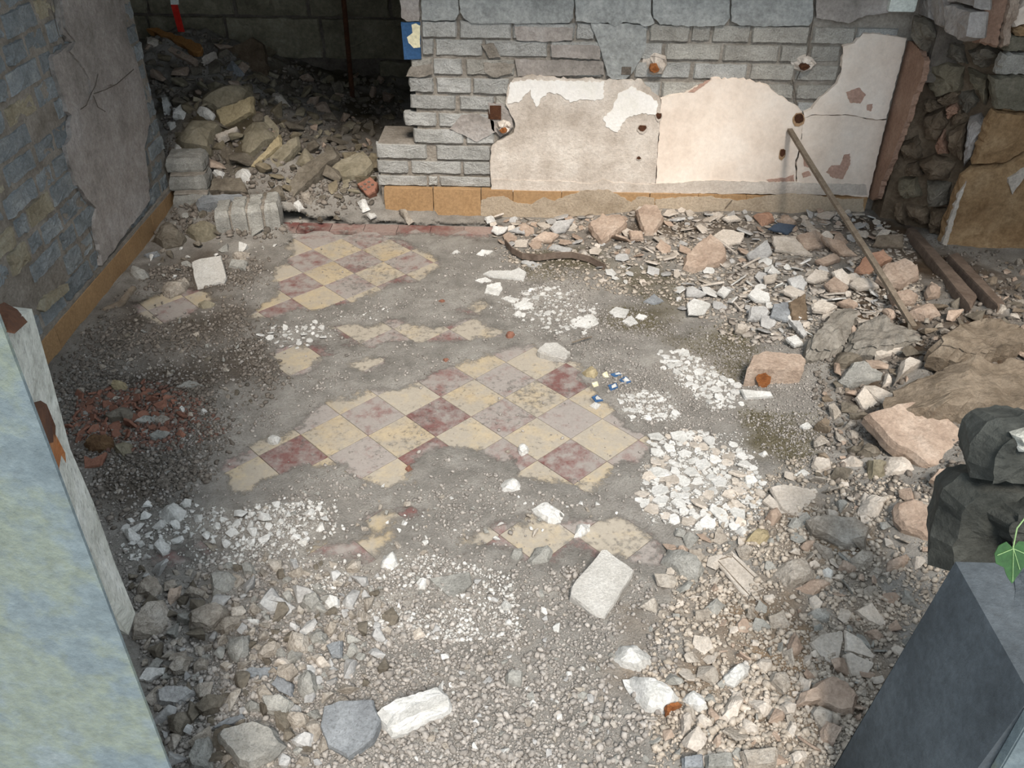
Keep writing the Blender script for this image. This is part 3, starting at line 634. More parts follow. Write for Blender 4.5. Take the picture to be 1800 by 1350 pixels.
# stones left standing on the broken jamb
frK = Frame((0, 1.46, 0), (1, 0, 0), (0, .3, 1))
for p, m, l in [((1655,985,1668,930,1682,880,1712,852,1790,845,1870,860,1870,1030,1700,1025,1652,1015), 'shaded_stone', 0.), ((1712,848,1708,820,1722,775,1748,752,1800,738,1880,740,1880,850,1790,850), 'shaded_stone', .04), ((1735,900,1760,880,1810,870,1880,880,1880,960,1800,960,1745,940), 'shaded_stone', .06)]:
    put('stone', plate([frK.pix(u, v) for u, v in px('P', p)], .22, rng, bev=.03, rough=.009, jit=.008, M=36, facets=0, dome=.03, under=.72, rings=(.8, .6, .4, .2)), frK, m, wall_front, l)
put('painted_highlight', plate([frK.pix(u, v) for u, v in px('P', (1762,752,1800,742,1880,742,1880,775,1800,778,1775,782))], .04, rng, bev=.01, rough=.006, M=20), frK, 'jamb_edge', wall_front, .06)  # pale plate stands in for the highlight on top of the stones
for (cx, cy, cz, sx, sy, sz) in [(1.22, 1.27, .88, .42, .24, .05), (1.5, 1.2, .88, .4, .3, .09)]:
    P = [(cx+sx/2*math.cos(a)*rng.uniform(.85, 1.1), cy+sy/2*math.sin(a)*rng.uniform(.85, 1.1)) for a in np.linspace(0, 6.28, 9)[:-1]]
    put('stone', plate(P, sz, rng, bev=.02, rough=.01, M=24, facets=1, under=1.), Frame((0, 0, cz+sz), (1, 0, 0), (0, 1, 0)), 'jamb_shaded', wall_front)
tag(box('shade_wall_right', 3.35, 3.6, 1.4, 4.7, -.1, 2.7, 'brown_stone', None), 'unseen stone wall added to shade the right side', kind='structure')  # out of view, added to close the right side to sky light
tag(box('shade_slab_left', -2.6, -1.6, 1.45, 3.7, 2.7, 2.9, 'ceiling_plaster', None), 'unseen overhead slab added to shade the left wall', kind='structure')  # out of view, added to keep sky light off the left wall
tag(box('shade_slab_right', 1.75, 3.6, 2.1, 3.7, 2.7, 2.9, 'ceiling_plaster', None), 'unseen overhead slab added to shade the right heap', kind='structure')  # out of view, added so the right heap lies in shade
tag(box('ceiling', -5.3, 3.6, 3.7, 7.5, 2.7, 2.9, 'ceiling_plaster', None), 'unseen ceiling slab over the rear room, extended forward to shade the back', kind='structure')  # roofs the rear room; front edge brought forward to cut sun and sky

# ---------------------------------------------------------------- individual pieces of rubble, traced one by one
# zone; outline of the upper face; thickness; kind (f flat slab, r rough slab, s faceted stone); rise to the back; material; name; category; label
TABLE = '''
H;1085 530 1090 490 1235 310 1260 310 1390 410 1380 440 1250 635 1215 625 1150 580;.055;f;.1;concrete_pale;concrete_slab;slab;large pale rectangular concrete slab lying on gravel below the tiles
P;1165 975 1178 950 1200 955 1231 976 1241 991 1235 1020 1222 1026 1195 1008;.07;s;.25;stone_grey;broken_brick;brick;broken grey brick between the large pale slab and the cream bordered tile
H;160 1070 240 1030 440 960 480 945 510 985 290 1085 215 1120;.1;r;.05;white_chip;breeze_block;block;white broken block with a stepped long side at the bottom of the floor
P;562 1275 568 1240 595 1230 655 1228 668 1262 655 1295 610 1328 575 1310;.06;f;.15;slate;stone_slab;slab;smooth blue grey stone slab left of the white stepped block
H;410 450 610 415 620 470 540 540 505 535;.02;f;.1;stone_grey;stone_slab;slab;triangular grey stone slab in the white crumbs below the bottom tiles
H;905 110 960 80 1080 130 1060 180 980 170 920 130;.035;s;.1;white_chip;plaster_lump;plaster;long white plaster lump just above the bottom row of tiles
H;1100 240 1115 180 1180 170 1180 205 1140 240;.03;s;.1;white_chip;plaster_lump;plaster;small white plaster wedge touching the cracked cream tile
H;880 350 920 290 980 280 1005 310 990 360 930 400 895 390;.035;s;.3;stone_grey;stone;stone;rounded pale grey stone disc left of the large pale slab
H;800 340 820 300 860 290 865 340 840 370 810 360;.025;s;.3;stone_grey;stone;stone;small greenish grey stone beside the rounded stone disc
H;180 360 200 315 250 310 270 370 240 395 190 390;.04;s;.2;white_chip;plaster_lump;plaster;round white plaster lump under the cream tile at bottom left
P;875 848 885 838 912 840 915 855 900 862 880 860;.03;s;.2;white_chip;plaster_lump;plaster;white plaster lump on dust below the middle of the tiles
H;345 465 370 440 410 440 400 490 360 490;.03;s;.2;white_chip;plaster_lump;plaster;white lump at the left tip of the triangular slab
H;740 570 780 540 820 570 800 600 760 595;.025;s;.2;white_chip;plaster_lump;plaster;white lump in the crumbs left of the large pale slab
H;780 900 810 870 865 885 860 950 830 960 780 940;.04;s;.2;stone_grey;stone;stone;lone squarish grey stone on the bare gravel at bottom centre
H;1065 890 1095 880 1100 905 1075 915;.015;s;.1;white_chip;plaster_lump;plaster;tiny white lump alone on gravel right of the squarish grey stone
H;880 1040 910 1020 930 1035 900 1065;.015;s;.1;white_chip;plaster_lump;plaster;small white chip below the squarish grey stone
H;615 1130 640 1105 655 1130 630 1145;.015;s;.1;white_chip;plaster_lump;plaster;small white chip right of the stepped white block
H;1105 990 1140 970 1175 995 1155 1020 1120 1015;.015;s;.1;stone_grey;stone;stone;flat grey pebble left of the large white lump with rust
H;330 700 370 670 400 710 340 745;.025;s;.2;plate_cream;plaster_lump;plaster;pale squarish chip among grey chips at lower centre left
H;1265 800 1320 740 1390 725 1500 800 1480 840 1420 870 1320 850;.06;s;.2;white_chip;plaster_lump;plaster;white plaster lump above the larger lump with the rust ring
H;1340 890 1400 875 1540 930 1610 1000 1590 1060 1540 1090 1450 1060 1390 980;.065;s;.2;white_chip;rust_stained_lump;plaster;large ragged white plaster lump with a rust ring at its corner
I;145 350 235 320 440 515 320 570;.014;f;.05;plate_cream;cream_tile;tile;cream rectangular tile with an incised border lying right of the slab
I;400 420 430 370 590 340 635 415 625 435 490 480 420 470;.05;s;.15;stone_beige;stone;stone;greyish flat stone right of the cream rectangular tile
I;545 480 640 430 710 470 620 530;.03;s;.2;plate_pink;plaster_lump;plaster;tan chunk just below the greyish flat stone
I;650 410 690 390 720 410 710 450 680 450;.025;s;.2;white_chip;plaster_lump;plaster;bright white chip at the corner of the greyish flat stone
I;590 160 620 140 830 150 905 210 880 270 830 305 780 300 690 250 620 225;.06;r;.35;stone_beige;stone_slab;slab;long rough beige stone leaning in the right hand rubble
I;1010 90 1090 60 1170 75 1245 170 1235 270 1200 290 1130 240 1050 205 1015 165;.05;r;.3;plate_pink;plaster_slab;plaster;pinkish plaster slab beside the dark right jamb
I;415 15 480 0 600 20 640 50 610 140 560 180 470 120;.025;f;.25;plate_cream;plaster_slab;plaster;broad cream plaster slab at the edge of the white flakes
I;375 80 410 45 500 140 480 160;.02;f;.3;plate_cream;plaster_slab;plaster;narrow white plaster strip broken off the broad cream slab
I;615 270 650 260 740 310 720 350 680 350;.03;s;.2;stone_beige;stone;stone;beige stone below the long rough leaning stone
I;805 340 850 305 920 310 915 360 870 390 815 375;.045;s;.2;stone_beige;stone;stone;rounded beige stone near the jamb below the leaning stone
I;745 390 760 345 850 405 810 420;.03;s;.2;plate_pink;plaster_lump;plaster;triangular cream lump left of the rounded beige stone
I;980 400 985 360 1070 325 1090 345 1060 395 1000 410;.035;s;.3;plate_pink;plaster_lump;plaster;tan lump right against the top of the dark jamb
I;890 420 930 370 965 410 930 440;.03;s;.2;stone_beige;stone;stone;small pointed stone beside the tan lump by the jamb
I;605 755 660 710 760 695 765 740 735 880 660 830;.03;f;.35;plate_cream;plaster_slab;plaster;left piece of the cracked cream slab by the jamb
I;770 690 840 730 920 820 910 835 775 790;.03;f;.35;plate_cream;plaster_slab;plaster;upper right piece of the cracked cream slab by the jamb
I;765 810 790 795 915 850 880 915 800 920;.03;f;.35;plate_cream;plaster_slab;plaster;lower right piece of the cracked cream slab by the jamb
I;550 1040 570 980 720 900 800 940 850 1000 820 1080 770 1085 650 1030;.06;r;.25;plate_pink;plaster_slab;plaster;big rough pinkish plaster slab low beside the dark jamb
I;500 850 510 760 545 700 590 770 570 810;.05;s;.5;plate_pink;plaster_shard;plaster;upright tan shard left of the cracked cream slab
I;200 910 230 870 310 815 355 830 330 890 250 955 210 935;.04;s;.2;white_chip;plaster_lump;plaster;bluish white oblong lump left of the upright tan shard
I;340 850 370 815 430 815 435 870 390 905;.035;s;.2;plate_cream;plaster_lump;plaster;cream lump touching the bluish white oblong lump
I;410 930 430 890 500 870 530 960 490 1010;.05;s;.3;stone_beige;stone;stone;brownish stone below the upright tan shard
I;180 1110 250 970 290 960 300 1000 270 1110 210 1150;.04;s;.3;plate_cream;plaster_shard;plaster;long cream shard pointing up at lower right
I;305 1020 330 990 450 1060 440 1100 380 1105;.035;s;.2;plate_cream;plaster_lump;plaster;cream chunk right of the long cream shard
I;460 1040 500 1020 550 1045 540 1090 500 1095;.035;s;.2;plate_cream;plaster_lump;plaster;small cream chunk left of the big pinkish slab
I;270 1180 285 1095 370 1150 360 1190;.03;s;.3;plate_cream;plaster_lump;plaster;triangular cream chunk under the cream pair at lower right
I;0 1080 30 1070 60 1120 45 1170 0 1190;.035;s;.2;plate_cream;plaster_lump;plaster;cream chunk below the lump with the rust ring
I;60 1100 90 1080 150 1130 140 1165 90 1160;.035;s;.2;plate_cream;plaster_lump;plaster;cream chunk left of the long cream shard
I;0 1000 50 960 110 1000 130 1050 90 1070 20 1040;.045;s;.2;white_chip;plaster_lump;plaster;white lump with a dark top right of the rust ring
I;660 1170 690 1120 770 1150 750 1190 720 1250 660 1220;.035;r;.4;plate_pink;plaster_shard;plaster;tan plaster shard under the big pinkish slab
I;495 1180 520 1120 550 1150 530 1220;.03;s;.4;plate_cream;plaster_shard;plaster;narrow cream shard in dark grit at lower right
I;0 1290 100 1275 105 1350 0 1350;.05;r;.2;slate;stone_slab;slab;blue grey slab at the very bottom right of centre
I;110 1280 240 1265 250 1350 110 1350;.05;r;.2;stone_grey;stone_slab;slab;rough grey slab beside the blue grey one at the bottom
I;270 1260 460 1240 450 1330 300 1350;.05;r;.2;stone_beige;stone_slab;slab;wide beige slab at the bottom near the jamb
I;510 1270 600 1250 610 1290 530 1330;.04;s;.2;plate_cream;plaster_lump;plaster;cream lump at the bottom near the foot of the jamb
I;600 600 690 570 720 610 700 650 630 650;.03;s;.2;stone_grey;stone;stone;grey stone above the cracked cream slab
I;820 600 900 560 970 660 970 695 880 650;.03;f;.4;plate_cream;plaster_slab;plaster;cream slab leaning above right of the cracked slab
I;870 690 910 680 970 720 940 760;.03;s;.3;plate_pink;plaster_lump;plaster;tan lump between the leaning cream slab and the jamb
I;80 590 170 530 215 560 170 630 110 630;.03;s;.2;stone_grey;stone;stone;grey stone under the cream rectangular tile
I;250 210 300 190 325 210 290 250;.03;s;.2;white_chip;plaster_lump;plaster;bright white block above the cream rectangular tile
I;290 270 360 190 420 195 430 240 360 300;.045;s;.2;stone_yellow;stone;stone;ochre stone above right of the cream rectangular tile
I;840 130 870 60 900 40 980 60 950 120 920 190 860 160;.03;s;.4;plate_cream;plaster_shard;plaster;cream shard between the leaning stone and the pinkish slab
G;1020 1190 1040 1150 1200 1115 1310 1160 1350 1230 1300 1290 1180 1345 1130 1320 1060 1240;.07;r;.2;stone_grey;stone_slab;slab;biggest flat grey stone at the bottom left
G;875 1300 920 1200 975 1185 1010 1290 1000 1350 900 1350;.06;s;.3;stone_grey;stone;stone;upright grey stone left of the biggest flat stone
G;610 720 620 620 700 540 760 530 800 620 800 690 700 720;.09;s;.35;stone_beige;stone;stone;large rough beige stone against the foot of the left jamb
G;880 600 950 560 1030 530 1080 580 1060 640 990 690 890 670;.08;s;.3;stone_beige;stone;stone;large pale angular stone right of the rough jamb stone
G;990 430 1010 400 1070 380 1120 410 1135 460 1060 520 1000 510;.06;s;.2;stone_grey;stone;stone;speckled grey stone block under the bottom left tiles
G;1050 760 1070 710 1170 700 1170 800 1120 870 1080 840;.06;s;.4;stone_grey;stone;stone;grey wedge stone below the large pale angular stone
G;980 690 1080 620 1145 590 1140 650 1060 710;.05;s;.3;stone_beige;stone;stone;shaded stone tucked under the large pale angular stone
G;1130 900 1180 870 1330 870 1300 910 1220 930;.015;f;.1;slate;slate_shard;slate;thin flat slate shard jutting out in the left rubble
G;1280 950 1310 905 1390 950 1385 1020 1320 985;.03;f;.5;slate;slate_shard;slate;tilted slate shard under the thin flat one
G;1390 960 1400 900 1450 860 1490 900 1500 990 1420 1030;.06;s;.3;stone_grey;stone;stone;rounded grey stone right of the slate shards
G;730 970 780 950 900 955 935 980 850 1050 740 1035;.05;r;.25;plate_grey;stone_slab;slab;pale flat block beside the left jamb edge
G;900 1060 980 990 1070 970 1050 1060 950 1100;.06;s;.4;stone_dark;stone;stone;dark rough stone right of the pale flat block
G;760 1080 880 1065 895 1110 840 1210 780 1180;.06;s;.4;stone_dark;stone;stone;dark rough stone below the pale flat block
G;790 880 830 790 890 810 870 890 820 905;.06;s;.5;stone_beige;stone;stone;upright stone above the pale flat block
G;1160 790 1200 740 1330 740 1320 790 1250 830;.05;s;.3;stone_beige;stone;stone;beige stone right of the grey wedge stone
G;1335 760 1380 680 1450 700 1450 780 1390 815;.06;s;.3;stone_beige;stone;stone;crusty beige stone above the rounded grey stone
G;1440 700 1490 660 1540 700 1540 750 1470 760;.05;s;.3;stone_grey;stone;stone;grey stone right of the crusty beige stone
G;1540 760 1620 735 1620 820 1570 820;.04;r;.3;slate;stone_slab;slab;pale blue grey slab piece at lower centre left
G;1460 800 1510 790 1570 850 1520 870;.04;s;.3;plate_cream;plaster_lump;plaster;pale lump left of the blue grey slab piece
G;1290 850 1340 805 1390 830 1360 870;.04;s;.3;plate_cream;plaster_lump;plaster;pale lump above the thin flat slate shard
G;1215 570 1250 515 1330 530 1400 580 1350 620 1270 610;.04;r;.3;plate_grey;stone_slab;slab;flat grey piece beside an orange chip in the left rubble
G;1415 560 1430 520 1500 500 1530 560 1480 600;.05;s;.2;stone_grey;stone;stone;grey stone right of the flat grey piece
G;1530 560 1560 520 1610 530 1610 570 1560 590;.045;s;.2;white_chip;plaster_lump;plaster;round pale lump at the right edge of the left rubble
G;1140 380 1160 365 1205 370 1205 420 1150 425;.04;s;.2;stone_grey;stone;stone;small grey stone right of the speckled block
G;1330 520 1370 495 1395 530 1370 570;.04;s;.2;stone_grey;stone;stone;egg shaped grey stone among white crumbs
G;620 520 640 430 720 420 760 480 720 530;.06;s;.3;stone_beige;stone;stone;rough stone above the large one at the left jamb
G;570 220 610 195 655 230 650 270 610 275;.035;s;.2;white_chip;plaster_lump;plaster;white lump nearest the left jamb on the maroon tile
G;720 290 750 250 800 270 795 320 765 340;.035;s;.3;white_chip;plaster_lump;plaster;white lump standing on the maroon tile at bottom left
G;735 150 750 95 830 80 880 120 850 165 770 175;.045;s;.2;white_chip;plaster_lump;plaster;largest white lump on the white pile at lower left
G;650 930 690 870 780 870 770 900 700 940;.03;f;.4;white_chip;plaster_shard;plaster;white shard at the edge of the left jamb
G;1000 1160 1060 1120 1150 1090 1160 1110 1080 1150;.02;f;.2;slate;slate_shard;slate;narrow flat shard above the biggest flat stone
G;1140 1060 1170 1010 1230 1040 1230 1075 1160 1085;.03;s;.3;stone_grey;stone;stone;small triangular stone above the narrow flat shard
G;1340 1110 1370 1070 1450 1080 1460 1140 1380 1170;.05;s;.3;stone_beige;stone;stone;beige stone right above the biggest flat stone
G;1360 1200 1450 1170 1490 1180 1470 1250 1400 1240;.04;s;.3;plate_grey;stone;stone;bluish white stone right of the biggest flat stone
G;1230 1000 1330 990 1390 1030 1370 1100 1260 1080;.05;r;.3;stone_grey;stone_slab;slab;shaded grey slab between slate shards and biggest stone
G;1175 580 1200 550 1235 590 1225 640 1190 620;.04;s;.4;stone_beige;stone;stone;small upright stone left of the flat grey piece
G;785 560 800 490 850 470 840 530 800 590;.04;s;.5;plate_pink;plaster_shard;plaster;curved tan shard left of the speckled block
G;850 510 900 480 970 500 960 530 880 525;.04;s;.3;stone_beige;stone;stone;low tan stone between curved shard and speckled block
G;1165 640 1230 640 1225 665 1180 660;.02;f;.2;white_chip;plaster_shard;plaster;thin white flake above the shaded left stones
F;345 735 370 670 440 650 630 670 655 700 645 745;.13;f;.05;plate_pink;rust_stained_block;block;broken cream block with an orange rust spot on its front
F;305 850 470 865 480 890 330 900;.03;f;.3;white_chip;plaster_slab;plaster;white oblong slab at the foot of the rust spotted block
F;660 650 690 560 790 430 860 410 940 430 900 560 870 620 800 640 720 655;.10;r;.25;earth_grey;render_lump;rubble;left half of the broken grey earthy slab on the right heap
F;880 570 950 440 1040 430 1140 500 1330 570 1290 615 1000 645 900 620;.10;r;.2;earth_grey;render_lump;rubble;right half of the broken grey earthy slab with a white edge
F;1330 580 1500 480 1600 440 1800 470 1990 480 1990 600 1720 630 1560 680 1400 660 1320 630;.13;r;.15;earth;render_lump;rubble;combed brown mortar lump at the right edge of the picture
F;1120 820 1200 740 1340 690 1540 660 1640 690 1800 680 1960 700 1960 970 1800 980 1560 940 1400 950 1300 915 1180 895;.16;r;.2;earth;render_lump;rubble;largest brown earthy slab on the right heap
F;960 975 1160 915 1290 920 1400 1000 1500 1080 1560 1140 1530 1240 1300 1265 1220 1200 1100 1125;.08;r;.3;plate_pink;plaster_slab;plaster;big ribbed tan plaster slab below the largest earthy slab
F;915 890 960 830 1000 880 1060 960 960 975;.03;f;.5;plate_cream;plaster_slab;plaster;cream slab leaning under a lipped piece beside the ribbed slab
F;950 830 1010 830 1130 880 1145 920 1080 930 1010 890;.03;f;.2;plate_cream;plaster_slab;plaster;cream piece with a hollow lip above the ribbed slab
F;830 790 900 700 960 690 1075 770 1060 810 880 825;.06;r;.3;stone_grey;stone;stone;grey rough stone between grey earthy slab and lipped piece
F;780 710 850 620 960 680 870 730;.06;s;.4;stone_dark;stone;stone;shaded brown stone under the grey earthy slab
F;1130 800 1160 690 1290 670 1370 690 1190 740;.05;s;.3;plate_cream;plaster_shard;plaster;pale edge piece above the largest earthy slab
F;1060 830 1080 760 1130 770 1110 830;.03;s;.4;plate_cream;plaster_shard;plaster;small cream wedge left of the largest earthy slab
F;0 200 20 130 150 20 220 80 240 150 180 190 60 225;.08;r;.35;plate_pink;plaster_slab;plaster;large brown backed plaster chunk in the middle of the back rubble
F;160 40 210 5 330 25 310 80 240 95;.02;f;.3;plate_cream;plaster_plate;plaster;cream plate behind the large brown backed chunk
F;335 140 450 60 475 130 440 160 350 165;.025;f;.4;plate_grey;plaster_plate;plaster;grey white plate right of the large brown backed chunk
F;470 40 600 55 690 150 590 135 485 115;.025;f;.3;plate_cream;plaster_plate;plaster;big white triangular plate in front of the dark blue shard
F;600 40 700 10 770 60 760 100 640 110;.03;f;.3;plate_pink;plaster_plate;plaster;brownish plate right of the white triangular plate
F;730 40 840 70 930 150 830 140 760 80;.03;f;.4;plate_pink;plaster_plate;plaster;curved plate left of the leaning stick
F;700 170 800 130 840 160 740 200;.03;f;.4;plate_pink;plaster_plate;plaster;tan plate under the curved plate by the stick
F;345 350 380 310 460 345 465 390 390 385;.025;f;.3;white_chip;plaster_plate;plaster;white plate left of the slate and brown tile piece
F;550 270 620 245 660 290 640 330 580 315;.025;f;.4;plate_grey;plaster_plate;plaster;whitish plate in the centre of the right heap
F;650 270 700 215 770 230 760 270 700 285;.025;f;.3;plate_cream;plaster_plate;plaster;cream plate below the tan plate by the stick
F;790 230 840 210 890 260 880 310 820 280;.025;f;.4;plate_cream;plaster_plate;plaster;light plate leaning left of the stick
F;750 290 800 250 880 310 860 340 780 330;.03;r;.4;plate_pink;plaster_plate;plaster;pinkish rough plate below the light leaning plate
F;880 290 920 260 1010 265 1040 310 920 320;.03;f;.3;plate_cream;plaster_plate;plaster;pale plate lying under the middle of the stick
F;450 230 470 195 520 235 480 245;.02;f;.4;white_chip;plaster_plate;plaster;small white tilted plate above the slate piece
F;425 255 500 240 490 280 435 295;.02;f;.4;plate_cream;plaster_plate;plaster;cream plate under the small white tilted one
F;515 330 560 300 650 340 600 370;.02;f;.3;plate_cream;plaster_plate;plaster;flat cream plate just above the slate and brown tile piece
F;680 400 730 370 820 410 760 440 690 430;.03;r;.3;plate_cream;plaster_plate;plaster;cream lump right of the slate and brown tile piece
F;815 390 880 370 930 400 900 420;.03;f;.3;plate_pink;plaster_plate;plaster;pinkish plate above the grey earthy slab
F;345 480 360 410 440 405 465 440 440 480;.035;r;.4;plate_grey;plaster_plate;plaster;rough grey white square left of the slate piece
F;560 390 650 340 660 480 580 500;.03;r;.45;brown_stone;brown_plate;plaster;brown half of the two coloured tile piece
F;460 470 480 400 562 388 575 470 560 495;.03;f;.45;slate;slate_plate;slate;blue grey half of the two coloured tile piece
F;1090 340 1200 320 1250 350 1230 390 1120 390;.04;r;.3;plate_pink;plaster_plate;plaster;tan flat chunk right of the stick
F;1185 430 1250 370 1330 400 1370 450 1290 470;.045;s;.3;plate_pink;plaster_lump;plaster;crusty tan lump near the foot of the stick
F;1030 250 1060 190 1180 150 1250 200 1260 250 1150 310 1070 280;.06;r;.4;plate_pink;plaster_slab;plaster;large tan slab right of the leaning stick
F;905 230 960 150 1060 110 1110 160 1030 200 990 240;.04;f;.4;pink_stone;plaster_plate;plaster;orange topped plate behind the leaning stick
F;1290 320 1330 260 1380 290 1370 350 1300 360;.04;s;.4;plate_pink;plaster_lump;plaster;tan lump at the left end of the floor gap
F;1000 95 1030 40 1165 30 1165 105;.02;f;.4;timber;board_piece;wood;flat brown board piece at the foot of the stone wall
F;1060 420 1120 395 1135 460 1100 475;.03;s;.4;plate_pink;plaster_lump;plaster;small cream lump touching the lower part of the stick
F;280 500 340 490 360 520 320 550 280 540;.03;s;.4;plate_cream;plaster_shard;plaster;pale shard above the rust spotted block to its left
F;560 480 620 490 660 560 640 580;.03;f;.5;plate_grey;plaster_shard;plaster;long grey shard left of the grey earthy slab
F;540 580 600 560 640 610 590 620;.025;f;.3;white_chip;plaster_shard;plaster;white shard between long grey shard and rust spotted block
F;20 400 60 370 150 400 110 455 30 455;.015;f;.1;white_chip;plaster_plate;plaster;white crazed plate lying flat beside the mossy ground
F;15 315 50 305 125 345 90 360 20 355;.02;f;.2;plate_grey;plaster_plate;plaster;bluish plate above the white crazed plate
F;180 340 210 305 260 330 220 365;.02;f;.3;white_chip;plaster_plate;plaster;small white plate right of the bluish plate
F;840 1210 880 1190 970 1230 960 1250 880 1245;.03;s;.2;plate_cream;plaster_lump;plaster;flat cream lump left of the ribbed slab's lower end
F;1060 1250 1100 1175 1190 1190 1250 1280 1100 1300;.05;s;.3;plate_cream;plaster_lump;plaster;cream angular lump under the ribbed tan slab
F;990 1210 1090 1220 1060 1260 1110 1320 1000 1310;.05;s;.3;stone_olive;stone;stone;olive shaded stone left of the cream angular lump
F;1310 1320 1350 1270 1520 1260 1530 1330 1350 1340;.04;f;.3;plate_pink;plaster_slab;plaster;sunlit tan slab at the dark jamb's top corner
F;930 1170 960 1120 1040 1110 1085 1180 1010 1200;.05;s;.3;stone_dark;stone;stone;dark stone left of the ribbed slab's middle
F;840 1050 880 1010 930 1030 900 1055;.03;s;.3;stone_beige;stone;stone;small beige stone below the leaning cream slab
F;870 1060 930 1050 940 1110 890 1110;.035;s;.3;stone_beige;stone;stone;beige stone stacked under the small beige one
F;620 1040 660 1020 690 1050 650 1060;.02;f;.2;white_chip;plaster_shard;plaster;white chip alone on the mossy dust
F;400 1180 430 1170 460 1190 430 1205;.02;s;.2;white_chip;plaster_shard;plaster;white chip on moss above the white flakes
F;590 1290 640 1270 690 1290 630 1310;.02;s;.2;white_chip;plaster_shard;plaster;bluish white chip above the broad cream slab
F;680 1250 700 1200 780 1210 790 1260 720 1290;.03;r;.3;plate_cream;plaster_slab;plaster;worn pale slab above the broad cream slab
C;450 1205 500 1172 600 1187 560 1232;.015;f;.3;navy_glaze;glazed_shard;tile;dark blue glazed tile shard in the back rubble
C;380 1115 460 1100 490 1150 430 1175;.04;s;.4;pink_stone;plaster_lump;plaster;orange brown lump by the skirting near the stick
C;500 1145 560 1127 610 1170 540 1182;.03;s;.4;plate_pink;plaster_lump;plaster;tan lump behind the dark blue shard
C;210 1145 280 1132 310 1155 240 1165;.02;f;.3;plate_cream;plaster_plate;plaster;flat pale plate close to the skirting
B;1300 1170 1390 1130 1480 1120 1510 1170 1400 1260 1370 1280 1320 1210;.06;r;.4;plate_pink;plaster_slab;plaster;left of two pinkish chunks leaning by the skirting
B;1555 1100 1600 1070 1670 1070 1705 1140 1650 1230 1600 1230 1570 1160;.06;r;.4;plate_pink;plaster_slab;plaster;right of two pinkish chunks leaning by the skirting
B;1515 1210 1590 1215 1595 1255 1525 1255;.03;r;.3;plate_pink;plaster_plate;plaster;small pinkish piece between the two leaning chunks
B;1100 1200 1130 1165 1230 1150 1180 1220 1120 1225;.02;f;.3;plate_grey;plaster_plate;plaster;grey plate behind the curved metal strip
B;1000 1260 1070 1215 1150 1230 1110 1270;.03;r;.3;plate_pink;plaster_plate;plaster;tan plate behind the left part of the curved strip
B;790 1215 800 1190 880 1195 860 1220 820 1235;.015;f;.2;white_chip;plaster_plate;plaster;white plate nearest the skirting at the left end of the rubble
B;880 1215 960 1185 970 1230;.015;f;.3;plate_grey;plaster_plate;plaster;pointed grey plate beside the white plate near the skirting
E;745 240 780 225 900 225 940 210 975 230 960 275 880 265 800 260;.02;f;.1;white_chip;plaster_slab;plaster;long white plaster slab on the floor left of the moss
E;755 340 765 300 840 285 850 320 830 355;.015;f;.15;white_chip;plaster_plate;plaster;square white plate below the long white slab
E;840 370 870 360 940 375 910 400;.012;f;.1;white_chip;plaster_plate;plaster;white plate right below the square white plate
E;905 405 960 380 1015 400 1000 425 940 435;.012;f;.15;white_chip;plaster_plate;plaster;white plate at the left edge of the flake pile
E;705 275 760 260 800 280 740 288;.012;f;.1;white_chip;plaster_plate;plaster;thin white plate left of the long white slab
E;710 140 740 115 800 120 760 150;.014;f;.2;white_chip;plaster_plate;plaster;white plate left of the curved metal strip
E;580 130 610 110 630 125 600 138;.014;s;.2;white_chip;plaster_lump;plaster;white chip farthest left at the edge of the back rubble
E;1205 490 1250 465 1340 465 1360 500 1300 535 1230 515;.012;f;.1;white_chip;plaster_plate;plaster;crazed white plate at the right end of the flake pile
E;1410 440 1450 415 1520 430 1500 470 1440 470;.014;f;.1;white_chip;plaster_plate;plaster;white plate alone right of the moss
E;1550 470 1570 450 1615 465 1590 488;.014;f;.1;white_chip;plaster_plate;plaster;small white plate right of the lone white plate
E;1480 490 1530 460 1565 500 1520 515;.014;f;.1;white_chip;plaster_plate;plaster;white plate in front of the lone white plate
E;1590 390 1650 345 1705 385 1650 405;.018;f;.3;slate;slate_plate;slate;blue grey triangular plate in the middle of the heap
E;945 180 960 170 1060 190 1010 212;.014;f;.2;plate_grey;plaster_plate;plaster;grey white plate in front of the curved strip
E;1090 110 1110 85 1220 110 1200 135;.02;f;.3;plate_grey;plaster_plate;plaster;curled grey plate behind the curved strip
E;1035 640 1075 605 1140 605 1210 655 1180 690 1050 655;.055;f;.1;concrete_pale;broken_brick;brick;white faced broken brick lying at the edge of the clean tiles
E;1270 740 1320 720 1355 750 1340 785 1290 770;.035;s;.2;stone_yellow;stone;stone;yellow porous stone beside the blue and white fragments
E;1310 935 1335 918 1370 930 1345 955;.012;f;.1;white_chip;tile_fragment;tile;plain white chip below the blue and white fragments
E;930 1145 950 1120 990 1145 985 1175 950 1195 935 1180;.035;s;.3;white_chip;plaster_lump;plaster;white lump lying alone on the clean cream tile
E;860 1170 885 1165 890 1180 870 1185;.012;s;.2;stone_beige;stone;stone;tiny pebble left of the lone white lump on tile
E;335 1265 360 1245 375 1265 350 1280;.02;s;.2;terracotta;brick_chip;brick;orange brick chip on the tiles at lower left of centre
E;510 380 540 372 555 385 530 392;.012;s;.2;terracotta;brick_chip;brick;flat orange brick chip on the dust above the cream tiles
E;865 550 890 535 915 550 905 575 875 575;.03;s;.2;terracotta;brick_chip;brick;red brick chip at the left end of the flake pile
E;535 690 555 675 570 695 545 705;.015;s;.2;terracotta;brick_chip;brick;orange brick chip in the dust above the clean tiles
D;1010 180 1060 160 1165 145 1195 260 1180 285 1040 320 1020 260;.06;f;.35;concrete_pale;concrete_slab;slab;square pale concrete piece standing near the left skirting
D;830 310 900 250 960 225 985 250 970 310 890 355 850 340;.06;s;.3;stone_beige;stone;stone;pale angular stone left of the square concrete piece
